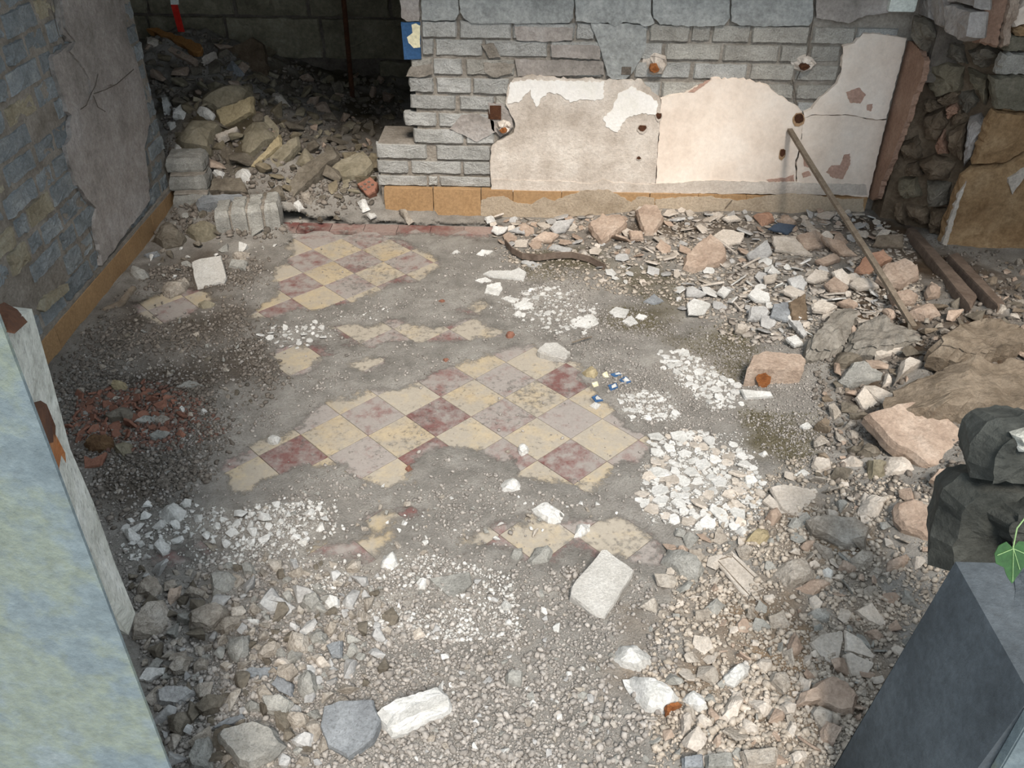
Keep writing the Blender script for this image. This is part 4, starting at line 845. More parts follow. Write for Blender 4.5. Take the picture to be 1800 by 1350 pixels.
D;1200 200 1215 160 1300 170 1290 220;.035;r;.4;stone_grey;stone;stone;grey brick end right of the square concrete piece
D;1220 130 1260 100 1320 130 1310 165 1240 160;.04;s;.3;stone_beige;stone;stone;brown stone behind the grey brick end
D;670 230 690 195 770 215 790 250 720 275;.05;s;.3;stone_grey;stone;stone;rough grey stone at the skirting behind the angular stone
D;755 140 830 120 845 140 790 160;.02;f;.2;slate;slate_shard;slate;flat blue grey shard at the back left skirting
D;535 430 600 410 700 300 720 310 640 410 580 450;.02;r;.1;timber;wood_scrap;wood;weathered wood scrap lying along the left skirting
D;1040 395 1080 380 1130 390 1110 420 1060 425;.03;s;.3;stone_olive;stone;stone;yellowish stone alone on the grey tiles at left
D;575 835 585 795 650 800 670 850 630 875;.045;s;.4;stone_yellow;stone;stone;yellow faced stone above the red shards
D;525 985 580 930 660 920 705 960 660 1010 560 1015;.05;s;.3;stone_dark;stone;stone;dark grey stone in the middle of the red shards
D;430 1120 470 1085 580 1085 600 1130 540 1170 450 1165;.06;s;.3;rust_brown;rusty_lump;rubble;rusty orange brown lump by the left jamb
D;585 1140 630 1095 690 1110 695 1180 640 1205;.06;s;.3;stone_olive;stone;stone;tan stone right of the rusty lump
D;700 1020 760 985 830 1000 800 1035;.02;r;.3;stone_grey;stone;stone;flat grey stone right of the dark grey stone
D;800 1010 850 980 900 1000 850 1040;.02;r;.3;stone_beige;stone;stone;flat beige stone next to the flat grey stone
D;775 1090 830 1060 890 1070 860 1110 800 1115;.025;r;.3;stone_grey;stone;stone;flat grey stone below the red shards
D;800 930 870 900 890 960 830 965;.02;r;.4;terracotta;terracotta_shard;shard;largest pinkish terracotta shard right of the dark grey stone
D;735 820 760 790 752 835;.02;f;.5;terracotta;terracotta_shard;shard;red shard standing beside the yellow faced stone
D;440 1200 480 1220 560 1180 530 1250 440 1270;.025;f;.3;terracotta;terracotta_shard;shard;deep red curved shard under the rusty lump
D;910 1080 950 1060 990 1090 960 1110;.02;s;.3;terracotta;terracotta_shard;shard;orange shard farthest right of the red shards
D;1395 1110 1430 1085 1475 1095 1460 1130 1410 1140;.03;s;.3;white_chip;plaster_lump;plaster;white lump on the tile left of the clean tiles
D;940 950 960 935 980 950 960 970;.02;s;.2;white_chip;plaster_lump;plaster;left of two small white lumps right of the red shards
D;1050 960 1070 945 1095 960 1075 975;.02;s;.2;white_chip;plaster_lump;plaster;right of two small white lumps right of the red shards
D;920 840 1000 800 1080 830 980 845;.015;r;.2;stone_grey;slate_shard;slate;long dusty shard above the right end of the red shards
A;1170 260 1330 190 1390 230 1430 440 1380 460 1260 350;.10;r;1.4;brown_stone;stone_slab;slab;big brown slab leaning upright against the rear wall
A;1040 480 1080 430 1290 385 1310 420 1290 520 1130 560 1050 530;.16;s;.6;stone_olive;stone;stone;large olive stone in the middle of the rear pile
A;1130 580 1200 550 1330 500 1330 590 1160 680;.10;r;1.2;stone_yellow;stone;stone;yellowish stone block under the large olive stone
A;890 690 1000 610 1150 590 1160 640 1110 720 1100 790 960 760;.14;s;.6;stone_olive;stone;stone;mossy olive stone beside the left wall end
A;1195 760 1300 640 1390 570 1460 650 1440 720 1320 830;.10;s;.8;stone_olive;stone_slab;slab;first olive slab of three leaning together in the doorway
A;1320 870 1400 790 1480 700 1480 760 1340 875;.06;r;.7;stone_yellow;stone_slab;slab;thin middle slab of three leaning together in the doorway
A;1370 890 1460 780 1570 710 1580 760 1440 915;.08;r;.7;stone_olive;stone_slab;slab;third slab of three leaning together in the doorway
A;1500 1010 1560 900 1760 760 1790 810 1620 960 1540 1050;.12;r;.5;stone_dark;stone_slab;slab;long dark stone lying across the doorway
P;573 300 600 278 640 262 658 285 640 308 600 313;.08;r;.5;stone_olive;stone;stone;dark olive stone beside the stepped brick end
A;1100 1005 1120 940 1270 935 1310 1010;.09;f;.5;stone_dark;brick_piece;brick;dark brick under white plaster in the doorway pile
A;1025 1050 1060 1030 1290 1020 1300 1050 1100 1075 1040 1075;.08;r;.2;slate;brick_piece;brick;light blue grey brick lying in front of the doorway
A;1300 1060 1480 970 1500 1030 1310 1080;.06;r;.5;stone_dark;stone_slab;slab;slanted dark slab right of the light blue grey brick
A;960 1200 1060 1150 1140 1160 1110 1250 1060 1295;.10;s;.5;stone_olive;stone;stone;angular dark stone left of the joined bricks
A;755 1220 830 1160 900 1160 960 1210 940 1270 850 1285;.10;s;.4;stone_dark;stone;stone;rounded dark stone against the end of the left skirting
A;770 150 830 145 1060 230 1060 270 1010 270 900 200;.07;f;.5;timber_orange;timber_piece;wood;orange brown timber on top of the rear pile
A;1020 350 1080 290 1135 265 1140 290 1050 355;.05;r;.6;plate_cream;plaster_shard;plaster;pale long shard below the orange brown timber
A;1175 340 1220 310 1280 360 1250 390 1190 370;.08;s;.6;slate;stone;stone;blue grey stone beside the big brown slab
A;1420 480 1460 460 1530 540 1520 560 1430 520;.07;s;.6;plate_cream;stone;stone;pale oblong stone right of the big brown slab
A;1130 710 1250 665 1245 685 1145 735;.05;f;.4;plate_cream;plaster_shard;plaster;pale strip between the olive stones
A;845 500 880 505 905 560 890 620 865 630;.05;r;.8;white_chip;plaster_shard;plaster;white piece touching the left wall end
A;900 545 980 540 995 590 960 620 905 605;.06;s;.6;white_chip;plaster_lump;plaster;white plaster lump beside the left wall end
A;1015 570 1070 540 1130 590 1110 620 1040 600;.06;s;.6;white_chip;plaster_lump;plaster;white plaster lump on top of the mossy olive stone
A;870 640 925 625 930 660 895 685;.05;s;.5;white_chip;plaster_lump;plaster;white lump left of the mossy olive stone
A;905 740 1000 790 940 830 915 800;.05;s;.5;white_chip;plaster_lump;plaster;white lump below the mossy olive stone
A;1115 900 1150 870 1190 890 1160 935;.04;s;.4;white_chip;plaster_lump;plaster;small white lump behind the dark brick
A;1190 890 1320 885 1345 940 1230 940;.05;s;.3;white_chip;plaster_lump;plaster;larger white lump on top of the dark brick
A;1440 1010 1480 970 1500 1030 1460 1040;.04;s;.4;white_chip;plaster_lump;plaster;white cap at the end of the slanted dark slab
A;1540 1070 1575 1050 1605 1080 1570 1095;.035;s;.3;white_chip;plaster_lump;plaster;white chip at the doorway beside the tiles
A;1575 1000 1620 975 1660 1010 1630 1060 1590 1050;.06;s;.4;stone_beige;stone;stone;pale round stone in the doorway
A;880 260 900 240 1040 310 1030 345;.05;f;.5;plate_pink;plaster_shard;plaster;pinkish flat piece under the orange brown timber
A;765 190 860 210 850 240 770 230;.05;s;.5;plate_cream;plaster_shard;plaster;pale chip at the top end of the left wall
A;1130 790 1180 760 1260 790 1270 830 1190 850;.07;s;.5;stone_dark;stone;stone;dark stone at the foot of the three leaning slabs
B;80 970 150 930 190 960 180 1010 140 1030;.06;f;.7;terracotta;hollow_brick;brick;perforated reddish brick leaning at the stepped brick end
B;80 1050 130 1040 150 1090 110 1105;.03;s;.4;white_chip;plaster_lump;plaster;white lump below the perforated brick
B;130 1125 170 1110 185 1130 150 1145;.02;s;.3;white_chip;plaster_lump;plaster;flat white chip at the corner of the skirting
B;300 1100 340 1100 380 1150 350 1170;.035;s;.4;stone_beige;stone;stone;brown stone against the left end of the back skirting
B;750 1140 790 1125 815 1150 770 1165;.025;s;.3;white_chip;plaster_lump;plaster;white lump against the middle of the back skirting
'''
HERO = {}; OCC = []
def hero(zone, pts, thick, kind, sy, m, name, cat, label, seed):
    r = random.Random(seed); P = px(zone, pts); c = np.mean(P, 0)
    if zone == 'A' and sy >= .5: thick *= .8
    lift = .022 if zone != 'E' and (name in ('plaster_plate', 'glazed_shard', 'slate_plate', 'brown_plate') or (zone in 'BCF' and thick < .07 and c[1] < 620)) else 0.
    g = ground(c[0], c[1], thick*.72+lift)
    sx = r.uniform(-.08, .08)
    Nn = np.array([-sx, -sy, 1.]); Nn /= np.linalg.norm(Nn)
    U = np.array([1, 0, sx]); fr = Frame(g, U, np.cross(Nn, U))
    L = [fr.pix(u, v) for u, v in P]; size = math.sqrt(max(1e-6, np.ptp([a[0] for a in L])*np.ptp([a[1] for a in L])))
    if kind == 'f': VF = plate(L, thick, r, bev=min(.004, thick*.25), rough=.0015, jit=.012*size if 'slab' in name or 'tile' in name else .03*size, M=24, under=.97)
    elif m.startswith('earth'): VF = plate(L, thick, r, bev=min(.03, thick*.3), rough=.014, jit=.025*size, M=70, facets=1, under=.99, rings=(.88, .76, .64, .52, .4, .28, .16))
    elif kind == 'r': VF = plate(L, thick, r, bev=min(.012, thick*.25), rough=min(.006, .025*size), jit=.02*size, M=34, under=.98, rings=(.8, .6, .4, .2))
    else: VF = plate(L, thick*1.1, r, bev=min(.02, thick*.3), rough=.03*size, jit=.03*size, M=24, facets=3, dome=.16, under=1.0, rings=(.75, .5, .25))
    o = put(name, VF, fr, m, None, 0, False, g-np.array([0, 0, thick*.7]))
    tag(o, label, cat, kind='thing'); HERO[label] = (o, fr, thick); OCC.append((g[0], g[1], size*.5))
    return o
for k, row in enumerate(TABLE.strip().split('\n')):
    z, p, t, kd, sy, m, nm, ct, lb = row.split(';')
    hero(z, [float(a) for a in p.split()], float(t), kd, float(sy), m, nm, ct, lb, 100+k)

def child_put(parent, name, VF, fr, m, lift=0.):
    o = put(name, VF, fr, m, parent, lift); o.location = Vector(o.location)-Vector(parent.location); return o
# parts of the traced pieces
o, fr, t = HERO['cream rectangular tile with an incised border lying right of the slab']
q_ = [fr.pix(u, v) for u, v in px('I', [165, 365, 232, 342, 405, 508, 330, 545])]
for i in range(4):
    a = np.array(q_[i]); b = np.array(q_[(i+1) % 4]); e = (b-a)/np.linalg.norm(b-a); n = np.array([-e[1], e[0]])*.0012
    child_put(o, 'incised_line', sheet([a-n, b-n, b+n, a+n], .002, rng, 0, .05), fr, 'earth', .0022)
o, fr, t = HERO['large ragged white plaster lump with a rust ring at its corner']
P = px('H', [1535, 1060, 1560, 1040, 1600, 1035, 1620, 1045, 1600, 1055, 1570, 1062, 1558, 1085, 1540, 1095])
child_put(o, 'rust_ring', plate([fr.pix(u, v) for u, v in P], .03, rng, bev=.004, rough=.003, M=18), fr, 'rust', .004)
o, fr, t = HERO['broken cream block with an orange rust spot on its front']
c_ = o.location; P = px('F', [385, 800, 400, 775, 440, 768, 465, 790, 460, 825, 430, 848, 400, 835])
yf = fr.world(fr.pix(*px('F', [420, 741])[0]))[1]
frq = Frame((0, yf-.004, 0), (1, 0, 0), (0, 0.02, 1))
child_put(o, 'rust_spot', sheet([frq.pix(u, v) for u, v in P], .004, rng, .003, .01), frq, 'rust')
o, fr, t = HERO['white broken block with a stepped long side at the bottom of the floor']
ff = Frame(fr.O-fr.N*.045, fr.U, fr.V)
child_put(o, 'step', plate([ff.pix(u, v) for u, v in px('H', [195, 1130, 215, 1100, 505, 985, 525, 1035, 520, 1075, 290, 1180, 235, 1195])], .06, rng, bev=.006, rough=.004, M=34), ff, 'white_chip')
o, fr, t = HERO['right half of the broken grey earthy slab with a white edge']
ff = Frame(fr.O-fr.N*.02-np.array([0, .012, 0]), fr.U, fr.V)
child_put(o, 'white_edge', plate([ff.pix(u, v) for u, v in px('F', [1010, 650, 1150, 625, 1290, 600, 1335, 575, 1345, 600, 1280, 635, 1150, 668, 1020, 672])], .05, rng, bev=.004, rough=.004, M=30), ff, 'plate_cream')
o, fr, t = HERO['perforated reddish brick leaning at the stepped brick end']
for a, b in [(105, 985), (125, 972), (145, 960), (125, 1000), (145, 988), (165, 975)]:
    u, v = px('B', [a, b])[0]; c = fr.pix(u, v)
    child_put(o, 'perforation', sheet([(c[0]+.01*math.cos(w), c[1]+.006*math.sin(w)) for w in np.linspace(0, 6.28, 8)[:-1]], .002, rng, 0, .02), fr, 'mortar_dark', .004)
# blue and white glazed fragments, each chip with its painted corner
for k, (p, lb) in enumerate([((1405, 830, 1450, 815, 1460, 840, 1420, 865), 'blue and white tile fragment nearest the viewer of the tight pair'), ((1465, 800, 1500, 780, 1530, 810, 1490, 830), 'blue and white tile fragment farthest right of the scatter'),
        ((1375, 770, 1400, 755, 1412, 785, 1385, 788), 'mostly white tile fragment farthest back in the blue and white scatter'), ((1420, 770, 1470, 760, 1480, 775, 1440, 785), 'thin blue edged tile fragment behind the tight pair'),
        ((1320, 820, 1350, 808, 1358, 830, 1330, 840), 'cream tile fragment left of the tight blue and white pair'), ((1320, 890, 1350, 880, 1382, 910, 1340, 920), 'blue and white tile fragment just above the plain white chip')]):
    o = hero('E', p, .008, 'f', .12, 'blue_glaze' if k in (0, 1, 3, 5) else 'ivory_glaze', 'tile_fragment', 'tile', lb, 900+k)
    _, fr, t = HERO[lb]; Q = [np.array(fr.pix(u, v)) for u, v in px('E', p)]; c = np.mean(Q, 0)
    if k in (0, 1, 3, 5):
        child_put(o, 'white_motif', sheet([c+(q-c)*s for q, s in zip(Q, (.3, .65, .75, .45))], .001, rng, .001, .02), fr, 'white_chip', .0022)
# lump of four bricks still joined by mortar
cb = ground(440, 415, 0.02); root = empty('joined_bricks', (cb[0], cb[1], cb[2]-.02)); tag(root, 'lump of four bricks still joined on edge beside the tiles', 'bricks')
u0 = onz(383, 418, .02); u1 = onz(498, 412, .02); ex = (u1-u0); Lx = np.linalg.norm(ex); ex /= Lx; ey = np.array([-ex[1], ex[0], 0])
fr = Frame((u0[0], u0[1], cb[2]-.03), ex, ey)
for k in range(4):
    h = [.15, .165, .175, .18][k]; f2 = Frame(fr.O+np.array([0, 0, h]), ex, ey); a = Lx*k/4
    child_put(root, 'brick', plate(rect(a+.004, a+Lx/4-.008, -.01+.006*(k % 2), .19), h, rng, bev=.014, rough=.006, jit=.006, M=26, under=1.), f2, 'stone_grey')
    if k < 3: child_put(root, 'mortar_joint', plate(rect(a+Lx/4-.016, a+Lx/4+.010, .008, .17), h-.02, rng, bev=.006, rough=.004, M=18, under=1.), Frame(f2.O-np.array([0, 0, .012]), ex, ey), 'mortar')
# stacked lump of brickwork at the doorway's left side
cb = ground(338, 352, 0); root = empty('brickwork_lump', tuple(cb)); tag(root, 'lump of three brick courses standing at the left wall end', 'bricks')
for k in range(3):
    z = cb[2]-.03+.095*k; f2 = Frame((cb[0]-.02*k, cb[1]+.05*k, z+.085), (1, .12, 0), (0, 1, 0))
    child_put(root, 'brick', plate(rect(-.10, .12, -.06, .12), .085, rng, bev=.012, rough=.006, jit=.006, M=24, under=1.), f2, 'stone_grey')
    if k < 2: child_put(root, 'mortar_joint', plate(rect(-.09, .11, -.045, .11), .012, rng, bev=.003, rough=.001, M=18, under=1.), Frame(f2.O+np.array([0, 0, .011]), f2.U, f2.V), 'mortar')
# leaning stick, thin sticks, curved strip
a = ony(1388, 228, WB-.03); b = ground(1606, 575, .015)
V = []; d = (b-a)/np.linalg.norm(b-a); s1 = np.cross(d, (0, 0, 1)); s1 /= np.linalg.norm(s1); s2 = np.cross(d, s1)
pts = []
tag(tube('wooden_stick', [a+(b-a)*k/6+s1*.004*math.sin(k) for k in range(7)], .014, 'timber', None, 4, (.02, .012)), 'long thin wooden batten leaning from the rubble onto the back wall', 'stick')
P = [ground(u, v, up) for u, v, up in [(888, 426, .03), (900, 440, .035), (918, 450, .035), (945, 453, .035), (975, 449, .035), (1005, 448, .035), (1035, 455, .03), (1064, 470, .02)]]
tag(tube('metal_strip', P, .01, 'strip_metal', None, 4, (.004, .026)), 'dark curved metal strip lying on the back rubble', 'strip')
for k, (u0_, v0_, u1_, v1_, lb) in enumerate([(1275, 366, 1287, 352, 'short stick end poking up against the skirting'), (1304, 470, 1336, 453, 'pale thin lath in the middle of the right heap'), (1232, 503, 1273, 496, 'pale thin lath lying beside the bluish plate'), (1286, 528, 1303, 546, 'short lath beside the rough grey white square'), (1253, 416, 1292, 444, 'thin edge strip beside the large brown backed chunk'), (1448, 518, 1486, 515, 'thin lath above the grey earthy slab'), (1040, 592, 1006, 602, 'thin twig on the dust behind the broken brick')]):
    a = ground(u0_, v0_, .02); b = ground(u1_, v1_, .03)
    if k == 0: b = ony(u1_, v1_, WB-.06)
    tag(tube('thin_stick', [a, (a+b)/2+np.array([0, 0, .002]), b], .005, 'timber' if k in (0, 6) else 'plate_cream', None, 4, (.007, .004) if k < 6 else (.003, .003)), lb, 'stick')
# plank edges of the gap in the floor at right
for k, (p, lb) in enumerate([([1590, 415, 1602, 408, 1712, 540, 1700, 558], 'dark floor plank edge nearer the middle of the room'), ([1660, 462, 1676, 456, 1762, 545, 1748, 556], 'dark floor plank edge farther right by the pier')]):
    Q = [ground(u, v, -.012) for u, v in px('P', p)]; f2 = Frame(Q[0], Q[3]-Q[0], np.array([-.6, .6, .0]))
    o = put('floor_plank', plate([f2.loc(q) for q in Q], .05, rng, bev=.004, rough=.003, jit=.002, M=24, under=1.), f2, 'strip_metal', None, 0, False, Q[0]-np.array([0, 0, .05])); tag(o, lb, 'plank', kind='thing')
# warning tape in the rear room
a = ony(296, -40, 6.75); b = ony(300, 8, 6.75); c = ony(313, 56, 6.75)
root = empty('warning_tape', tuple(c)); tag(root, 'red and white warning tape hanging at the top of the rear pile', 'tape')
def tape(name, p, q, w, m):
    V = [p, p+np.array([w, 0, 0]), q+np.array([w, 0, 0]), q]; V = [v-c for v in V]+[v-c+np.array([0, .002, 0]) for v in V]
    make(name, V, [(0, 3, 2, 1), (4, 5, 6, 7), (0, 1, 5, 4), (1, 2, 6, 5), (2, 3, 7, 6), (3, 0, 4, 7)], m, root)
tape('white_band', a, b, .06, 'white_paint'); tape('red_band', b, c, .05, 'red_tape')
# ivy leaf by the right jamb
lc = np.array(ony(1779, 985, 1.02)); lroot = empty('ivy_leaf', tuple(lc)); tag(lroot, 'single dark green ivy leaf beside the right jamb', 'leaf')
frI = Frame(lc, (1, .1, 0), (0, .45, 1))
out = [(-.0, .02), (.008, .032), (.02, .03), (.03, .022), (.036, .008), (.028, -.004), (.016, -.02), (.004, -.04), (-.004, -.03), (-.012, -.012), (-.026, -.004), (-.03, .012), (-.024, .026), (-.012, .032)]
child_put(lroot, 'blade', sheet(out, .0012, rng, .0004, .006), frI, 'ivy')
for e in [(.004, -.036), (.03, .006), (-.026, .01), (.014, -.016)]:
    tube_o = tube('vein', [frI.world((0, .02, .0008)), frI.world((e[0], e[1], .0008))], .0006, 'vein', lroot, 5); tube_o.location = Vector(tube_o.location)-lroot.location
tb = tube('stem', [frI.world((0, .02, -.0005)), frI.world((.01, .05, -.01)), frI.world((.05, .08, -.03))], .0012, 'vein', lroot, 5); tb.location = Vector(tb.location)-lroot.location

# ---------------------------------------------------------------- pools of small shapes
def pool_rock(n, seed, flat=.75):
    out = []; r = random.Random(seed)
    for k in range(n):
        bm = bmesh.new()
        for i in range(11):
            v = Vector((r.gauss(0, 1), r.gauss(0, 1), r.gauss(0, 1))).normalized(); v = v/max(abs(v.x), abs(v.y), abs(v.z))**.7; v = Vector((v.x*r.uniform(.7, 1.1)*.5, v.y*r.uniform(.6, 1)*.42, v.z*.38*flat)); bm.verts.new(v)
        res = bmesh.ops.convex_hull(bm, input=bm.verts); 
        loose = [v for v in bm.verts if not v.link_faces]
        if loose: bmesh.ops.delete(bm, geom=loose, context='VERTS')
        bmesh.ops.bevel(bm, geom=bm.edges[:], offset=.018, segments=1, affect='EDGES')
        bmesh.ops.triangulate(bm, faces=bm.faces)
        me = bpy.data.meshes.new('rock_shape'); bm.to_mesh(me); bm.free(); out.append(me)
    return out
def pool_flake(n, seed, th=.14):
    out = []; r = random.Random(seed)
    for k in range(n):
        m = r.choice([4, 5, 5, 6, 7]); a0 = r.uniform(0, 6); P = []
        for i in range(m):
            a = a0+6.283*(i+r.uniform(-.25, .25))/m; q = r.uniform(.38, .58); P.append((q*math.cos(a), q*math.sin(a)*r.uniform(.7, 1)))
        V, Fc = plate(P, th, r, bev=.03, rough=.012, jit=.03, M=9, rings=())
        me = bpy.data.meshes.new('flake_shape'); me.from_pydata(V, [], Fc); me.update(); out.append(me)
    return out
def with_mat(pool, m):
    res = []
    for me in pool:
        c = me.copy(); c.materials.append(mat(m)); res.append(c)
    return res
ROCK = pool_rock(12, 5); ROCKF = pool_rock(10, 6, .55); FLAKE = pool_flake(14, 8, .16); PLATE = pool_flake(14, 9, .09)
def sample_px(polys, n, rs, spacing=None):
    """random pixels inside pixel polygons, spread over them by their size in the photo"""
    Ps = [np.array(list(zip(p[::2], p[1::2])), float) for p in polys]
    ar = np.array([abs(np.sum(P[:, 0]*np.roll(P[:, 1], 1)-P[:, 1]*np.roll(P[:, 0], 1)))/2 for P in Ps]); cnt = np.maximum(1, (n*ar/ar.sum()).astype(int)); out = []
    for P, c in zip(Ps, cnt):
        lo, hi = P.min(0), P.max(0); got = 0
        while got < c:
            q = lo+(hi-lo)*rs.random((c*3+20, 2)); q = q[polysd(q[:, 0], q[:, 1], P) < 0][:c-got]; out.append(q); got += len(q)
    return np.concatenate(out)
def inside(W):
    x, y = W[:, 0], W[:, 1]
    return ~(((y > 5.02) & (x > -.98)) | ((x < LX+.04) & (y < 5.14)) | (y > RY-.08) | (x < -4.4) | ((x > 2.0) & (y > 4.9-(x-2.04)*.6)) | ((y < 1.42) & ((x > .84) | (x < -.98))) | (y < 1.2) | (x > 3.5) | ((y > 4.62) & (x > 2.3)))
MARK = [(1060, 1022, 'large pale slab'), (728, 1245, 'white stepped block'), (615, 1278, 'blue grey slab'), (438, 1305, 'biggest flat stone'), (260, 1085, 'rough jamb stone'), (362, 1075, 'pale angular stone'), (393, 1017, 'speckled block'), (475, 1183, 'thin slate shard'), (905, 1189, 'squarish grey stone'),
        (1305, 1012, 'cream bordered tile'), (1110, 1145, 'upper white lump'), (1150, 1215, 'lump with rust ring'), (1480, 1145, 'cracked cream slab'), (1460, 1220, 'big pinkish slab'), (1475, 930, 'leaning beige stone'), (1390, 880, 'broad cream slab'), (1620, 920, 'pinkish jamb slab'), (1362, 660, 'rust spotted block'),
        (1480, 590, 'grey earthy slab'), (1690, 680, 'largest earthy slab'), (1620, 760, 'ribbed tan slab'), (1240, 445, 'brown backed chunk'), (1390, 540, 'two coloured tile piece'), (1380, 400, 'dark blue shard'), (1065, 400, 'leaning pinkish chunks'), (980, 450, 'curved metal strip'), (886, 483, 'long white slab'),
        (975, 625, 'white faced brick'), (1095, 670, 'blue white fragments'), (920, 785, 'lone white lump'), (367, 478, 'square concrete piece'), (205, 722, 'dark grey stone'), (172, 775, 'rusty lump'), (440, 390, 'joined bricks'), (330, 330, 'brickwork lump'), (460, 235, 'three leaning slabs'), (430, 110, 'upright brown slab'),
        (390, 155, 'large olive stone'), (340, 225, 'mossy olive stone'), (545, 300, 'long dark stone'), (305, 80, 'orange timber'), (495, 170, 'pale oblong stone'), (640, 290, 'dark olive stone'), (1500, 400, 'leaning batten'), (270, 905, 'largest white lump'), (970, 898, 'long white lump'), (715, 1010, 'triangular slab'), (1690, 500, 'floor planks')]
COLOUR = dict(stone_grey='grey', stone_beige='beige', stone_dark='dark', stone_olive='olive', old_stone='brown', plate_grey='pale grey', plate_cream='cream', plate_pink='pinkish', white_chip='white', earth='earthy', terracotta='red')
def where(u, v):
    m = min(MARK, key=lambda k: (k[0]-u)**2+(k[1]-v)**2*1.5); du, dv = u-m[0], (v-m[1])*1.3
    r = math.hypot(du, dv); far = 'close' if r < 45 else ('well' if r > 110 else '')
    side = ('right of' if du > 0 else 'left of') if abs(du) > abs(dv)*2 else (('in front of' if dv > 0 else 'behind') if abs(dv) > abs(du)*2 else (('nearer and ' if dv > 0 else 'behind and ')+('right of' if du > 0 else 'left of')))
    return (far+' '+side).strip()+' the '+m[2]
def scatter(name, cat, label, group, polys, n, smin, smax, pool, mats, seed, tilt=.25, sink=.3, gap=.42, avoid=.55, noun=None):
    rs = np.random.RandomState(seed); q = sample_px(polys, n*6, rs); rs.shuffle(q)
    W = ground(q[:, 0], q[:, 1]); kp = inside(W); W = W[kp]; q = q[kp]; placed = []; meshes = [with_mat(pool, m) for m in mats]
    szs = smin*(smax/smin)**(rs.random(n)**1.6); szs = np.sort(szs)[::-1]; qi = 0
    for s in szs:
        while qi < len(W):
            p = W[qi]; qi += 1
            if all((p[0]-a)**2+(p[1]-b)**2 > (gap*(s+c))**2 for a, b, c in placed) and all((p[0]-a)**2+(p[1]-b)**2 > (avoid*c+s*.2)**2 for a, b, c in OCC): break
        else: break
        placed.append((p[0], p[1], s))
        mi = rs.randint(len(mats)); me = meshes[mi][rs.randint(len(pool))]
        o = bpy.data.objects.new(name, me); COL.objects.link(o)
        o.scale = (s*rs.uniform(.85, 1.15), s*rs.uniform(.85, 1.15), s*rs.uniform(.85, 1.15))
        o.rotation_euler = (rs.normal()*tilt, rs.normal()*tilt, rs.uniform(0, 6.28))
        zc = s*(.3-sink*.5) if pool not in (FLAKE, PLATE) else s*.10+s*.05*tilt*4
        o.location = (p[0], p[1], p[2]+zc)
        big = 'large' if s > .62*smax else ('small' if s < .38*smax else 'medium')
        tag(o, big+' '+COLOUR[mats[mi]]+' '+(noun or NOUN[name])+' '+where(*q[qi-1]), cat, group, 'thing')
    return len(placed)
NOUN = dict(crazed_plaster='crazed plaster piece', plaster_flake='plaster flake', plaster_plate='plaster plate', plaster_lump='plaster lump', rubble_stone='rubble stone', pile_stone='pile stone', plaster_chunk='plaster chunk', mortar_clod='mortar clod', terracotta_shard='terracotta shard', floor_stone='floor stone')
NS = 0
NS += scatter('plaster_flake', 'plaster', 'white flake in the small bright pile on the left tiles', 'flakes of the small bright pile', [(452,590,480,572,520,574,555,566,575,575,570,600,535,612,480,612,455,600)], 34, .02, .05, FLAKE, ['white_chip'], 1)
NS += scatter('plaster_flake', 'plaster', 'white flake in the flake pile behind the broken brick', 'flakes of the pile behind the broken brick', [(895,530,930,510,960,500,1010,510,1045,540,1052,570,1030,588,985,590,940,575,905,555)], 95, .016, .055, FLAKE, ['white_chip'], 2, gap=.3, tilt=.12)
NS += scatter('plaster_flake', 'plaster', 'white flake in the patch left of the rust spotted block', 'flakes left of the rust spotted block', [(1150,620,1200,612,1245,640,1300,680,1305,715,1255,722,1215,690,1185,660,1155,645)], 105, .018, .065, FLAKE, ['white_chip'], 3, gap=.3, tilt=.12)
NS += scatter('plaster_flake', 'plaster', 'white flake in the patch beside the blue and white fragments', 'flakes beside the blue and white fragments', [(1085,700,1110,690,1150,688,1180,710,1198,735,1160,742,1110,735,1090,720)], 55, .018, .055, FLAKE, ['white_chip'], 4, gap=.3, tilt=.12, noun='plaster chip')
NS += scatter('crazed_plaster', 'plaster', 'white flake in the large patch at the right edge of the tiles', 'flakes in the large patch at the right edge of the tiles', [(1140,770,1200,755,1260,760,1320,800,1345,850,1325,905,1290,935,1210,925,1150,905,1120,880,1135,830)], 150, .028, .085, FLAKE, ['white_chip', 'white_chip', 'plate_cream'], 5, gap=.3, tilt=.15, noun='crazed plaster piece')
NS += scatter('plaster_plate', 'plaster', 'plaster plate in the rubble along the back skirting', 'plates along the back skirting', [(860,385,1000,365,1200,352,1400,352,1530,360,1560,420,1400,460,1250,470,1090,455,960,440,870,430)], 170, .04, .14, PLATE, ['plate_grey', 'plate_cream', 'plate_pink', 'plate_cream'], 6, tilt=.3, gap=.3)
NS += scatter('plaster_plate', 'plaster', 'pale plaster plate between the moss and the right heap', 'plates between the moss and the right heap', [(1020,480,1100,460,1250,470,1420,460,1560,470,1600,560,1430,600,1320,600,1310,550,1200,545,1180,500,1060,500)], 130, .035, .11, PLATE, ['plate_grey', 'white_chip', 'plate_cream'], 7, tilt=.35, gap=.33, noun='flat plaster piece')
NS += scatter('plaster_lump', 'plaster', 'white lump in the white pile over the bottom left tiles', 'lumps of the white pile at bottom left', [(215,930,260,885,330,885,400,905,470,890,560,880,595,930,560,955,440,965,330,945,250,985,215,985)], 95, .022, .06, ROCK, ['white_chip'], 8, gap=.38)
NS += scatter('rubble_stone', 'stone', 'small rubble stone in the heap at the bottom left', 'stones of the bottom left heap', [(225,1000,330,1000,480,980,620,1000,690,1080,680,1180,620,1220,560,1350,310,1350,260,1200)], 230, .03, .095, ROCK, ['stone_grey', 'stone_beige', 'stone_beige', 'plate_grey', 'stone_dark'], 9, tilt=.6, gap=.33)
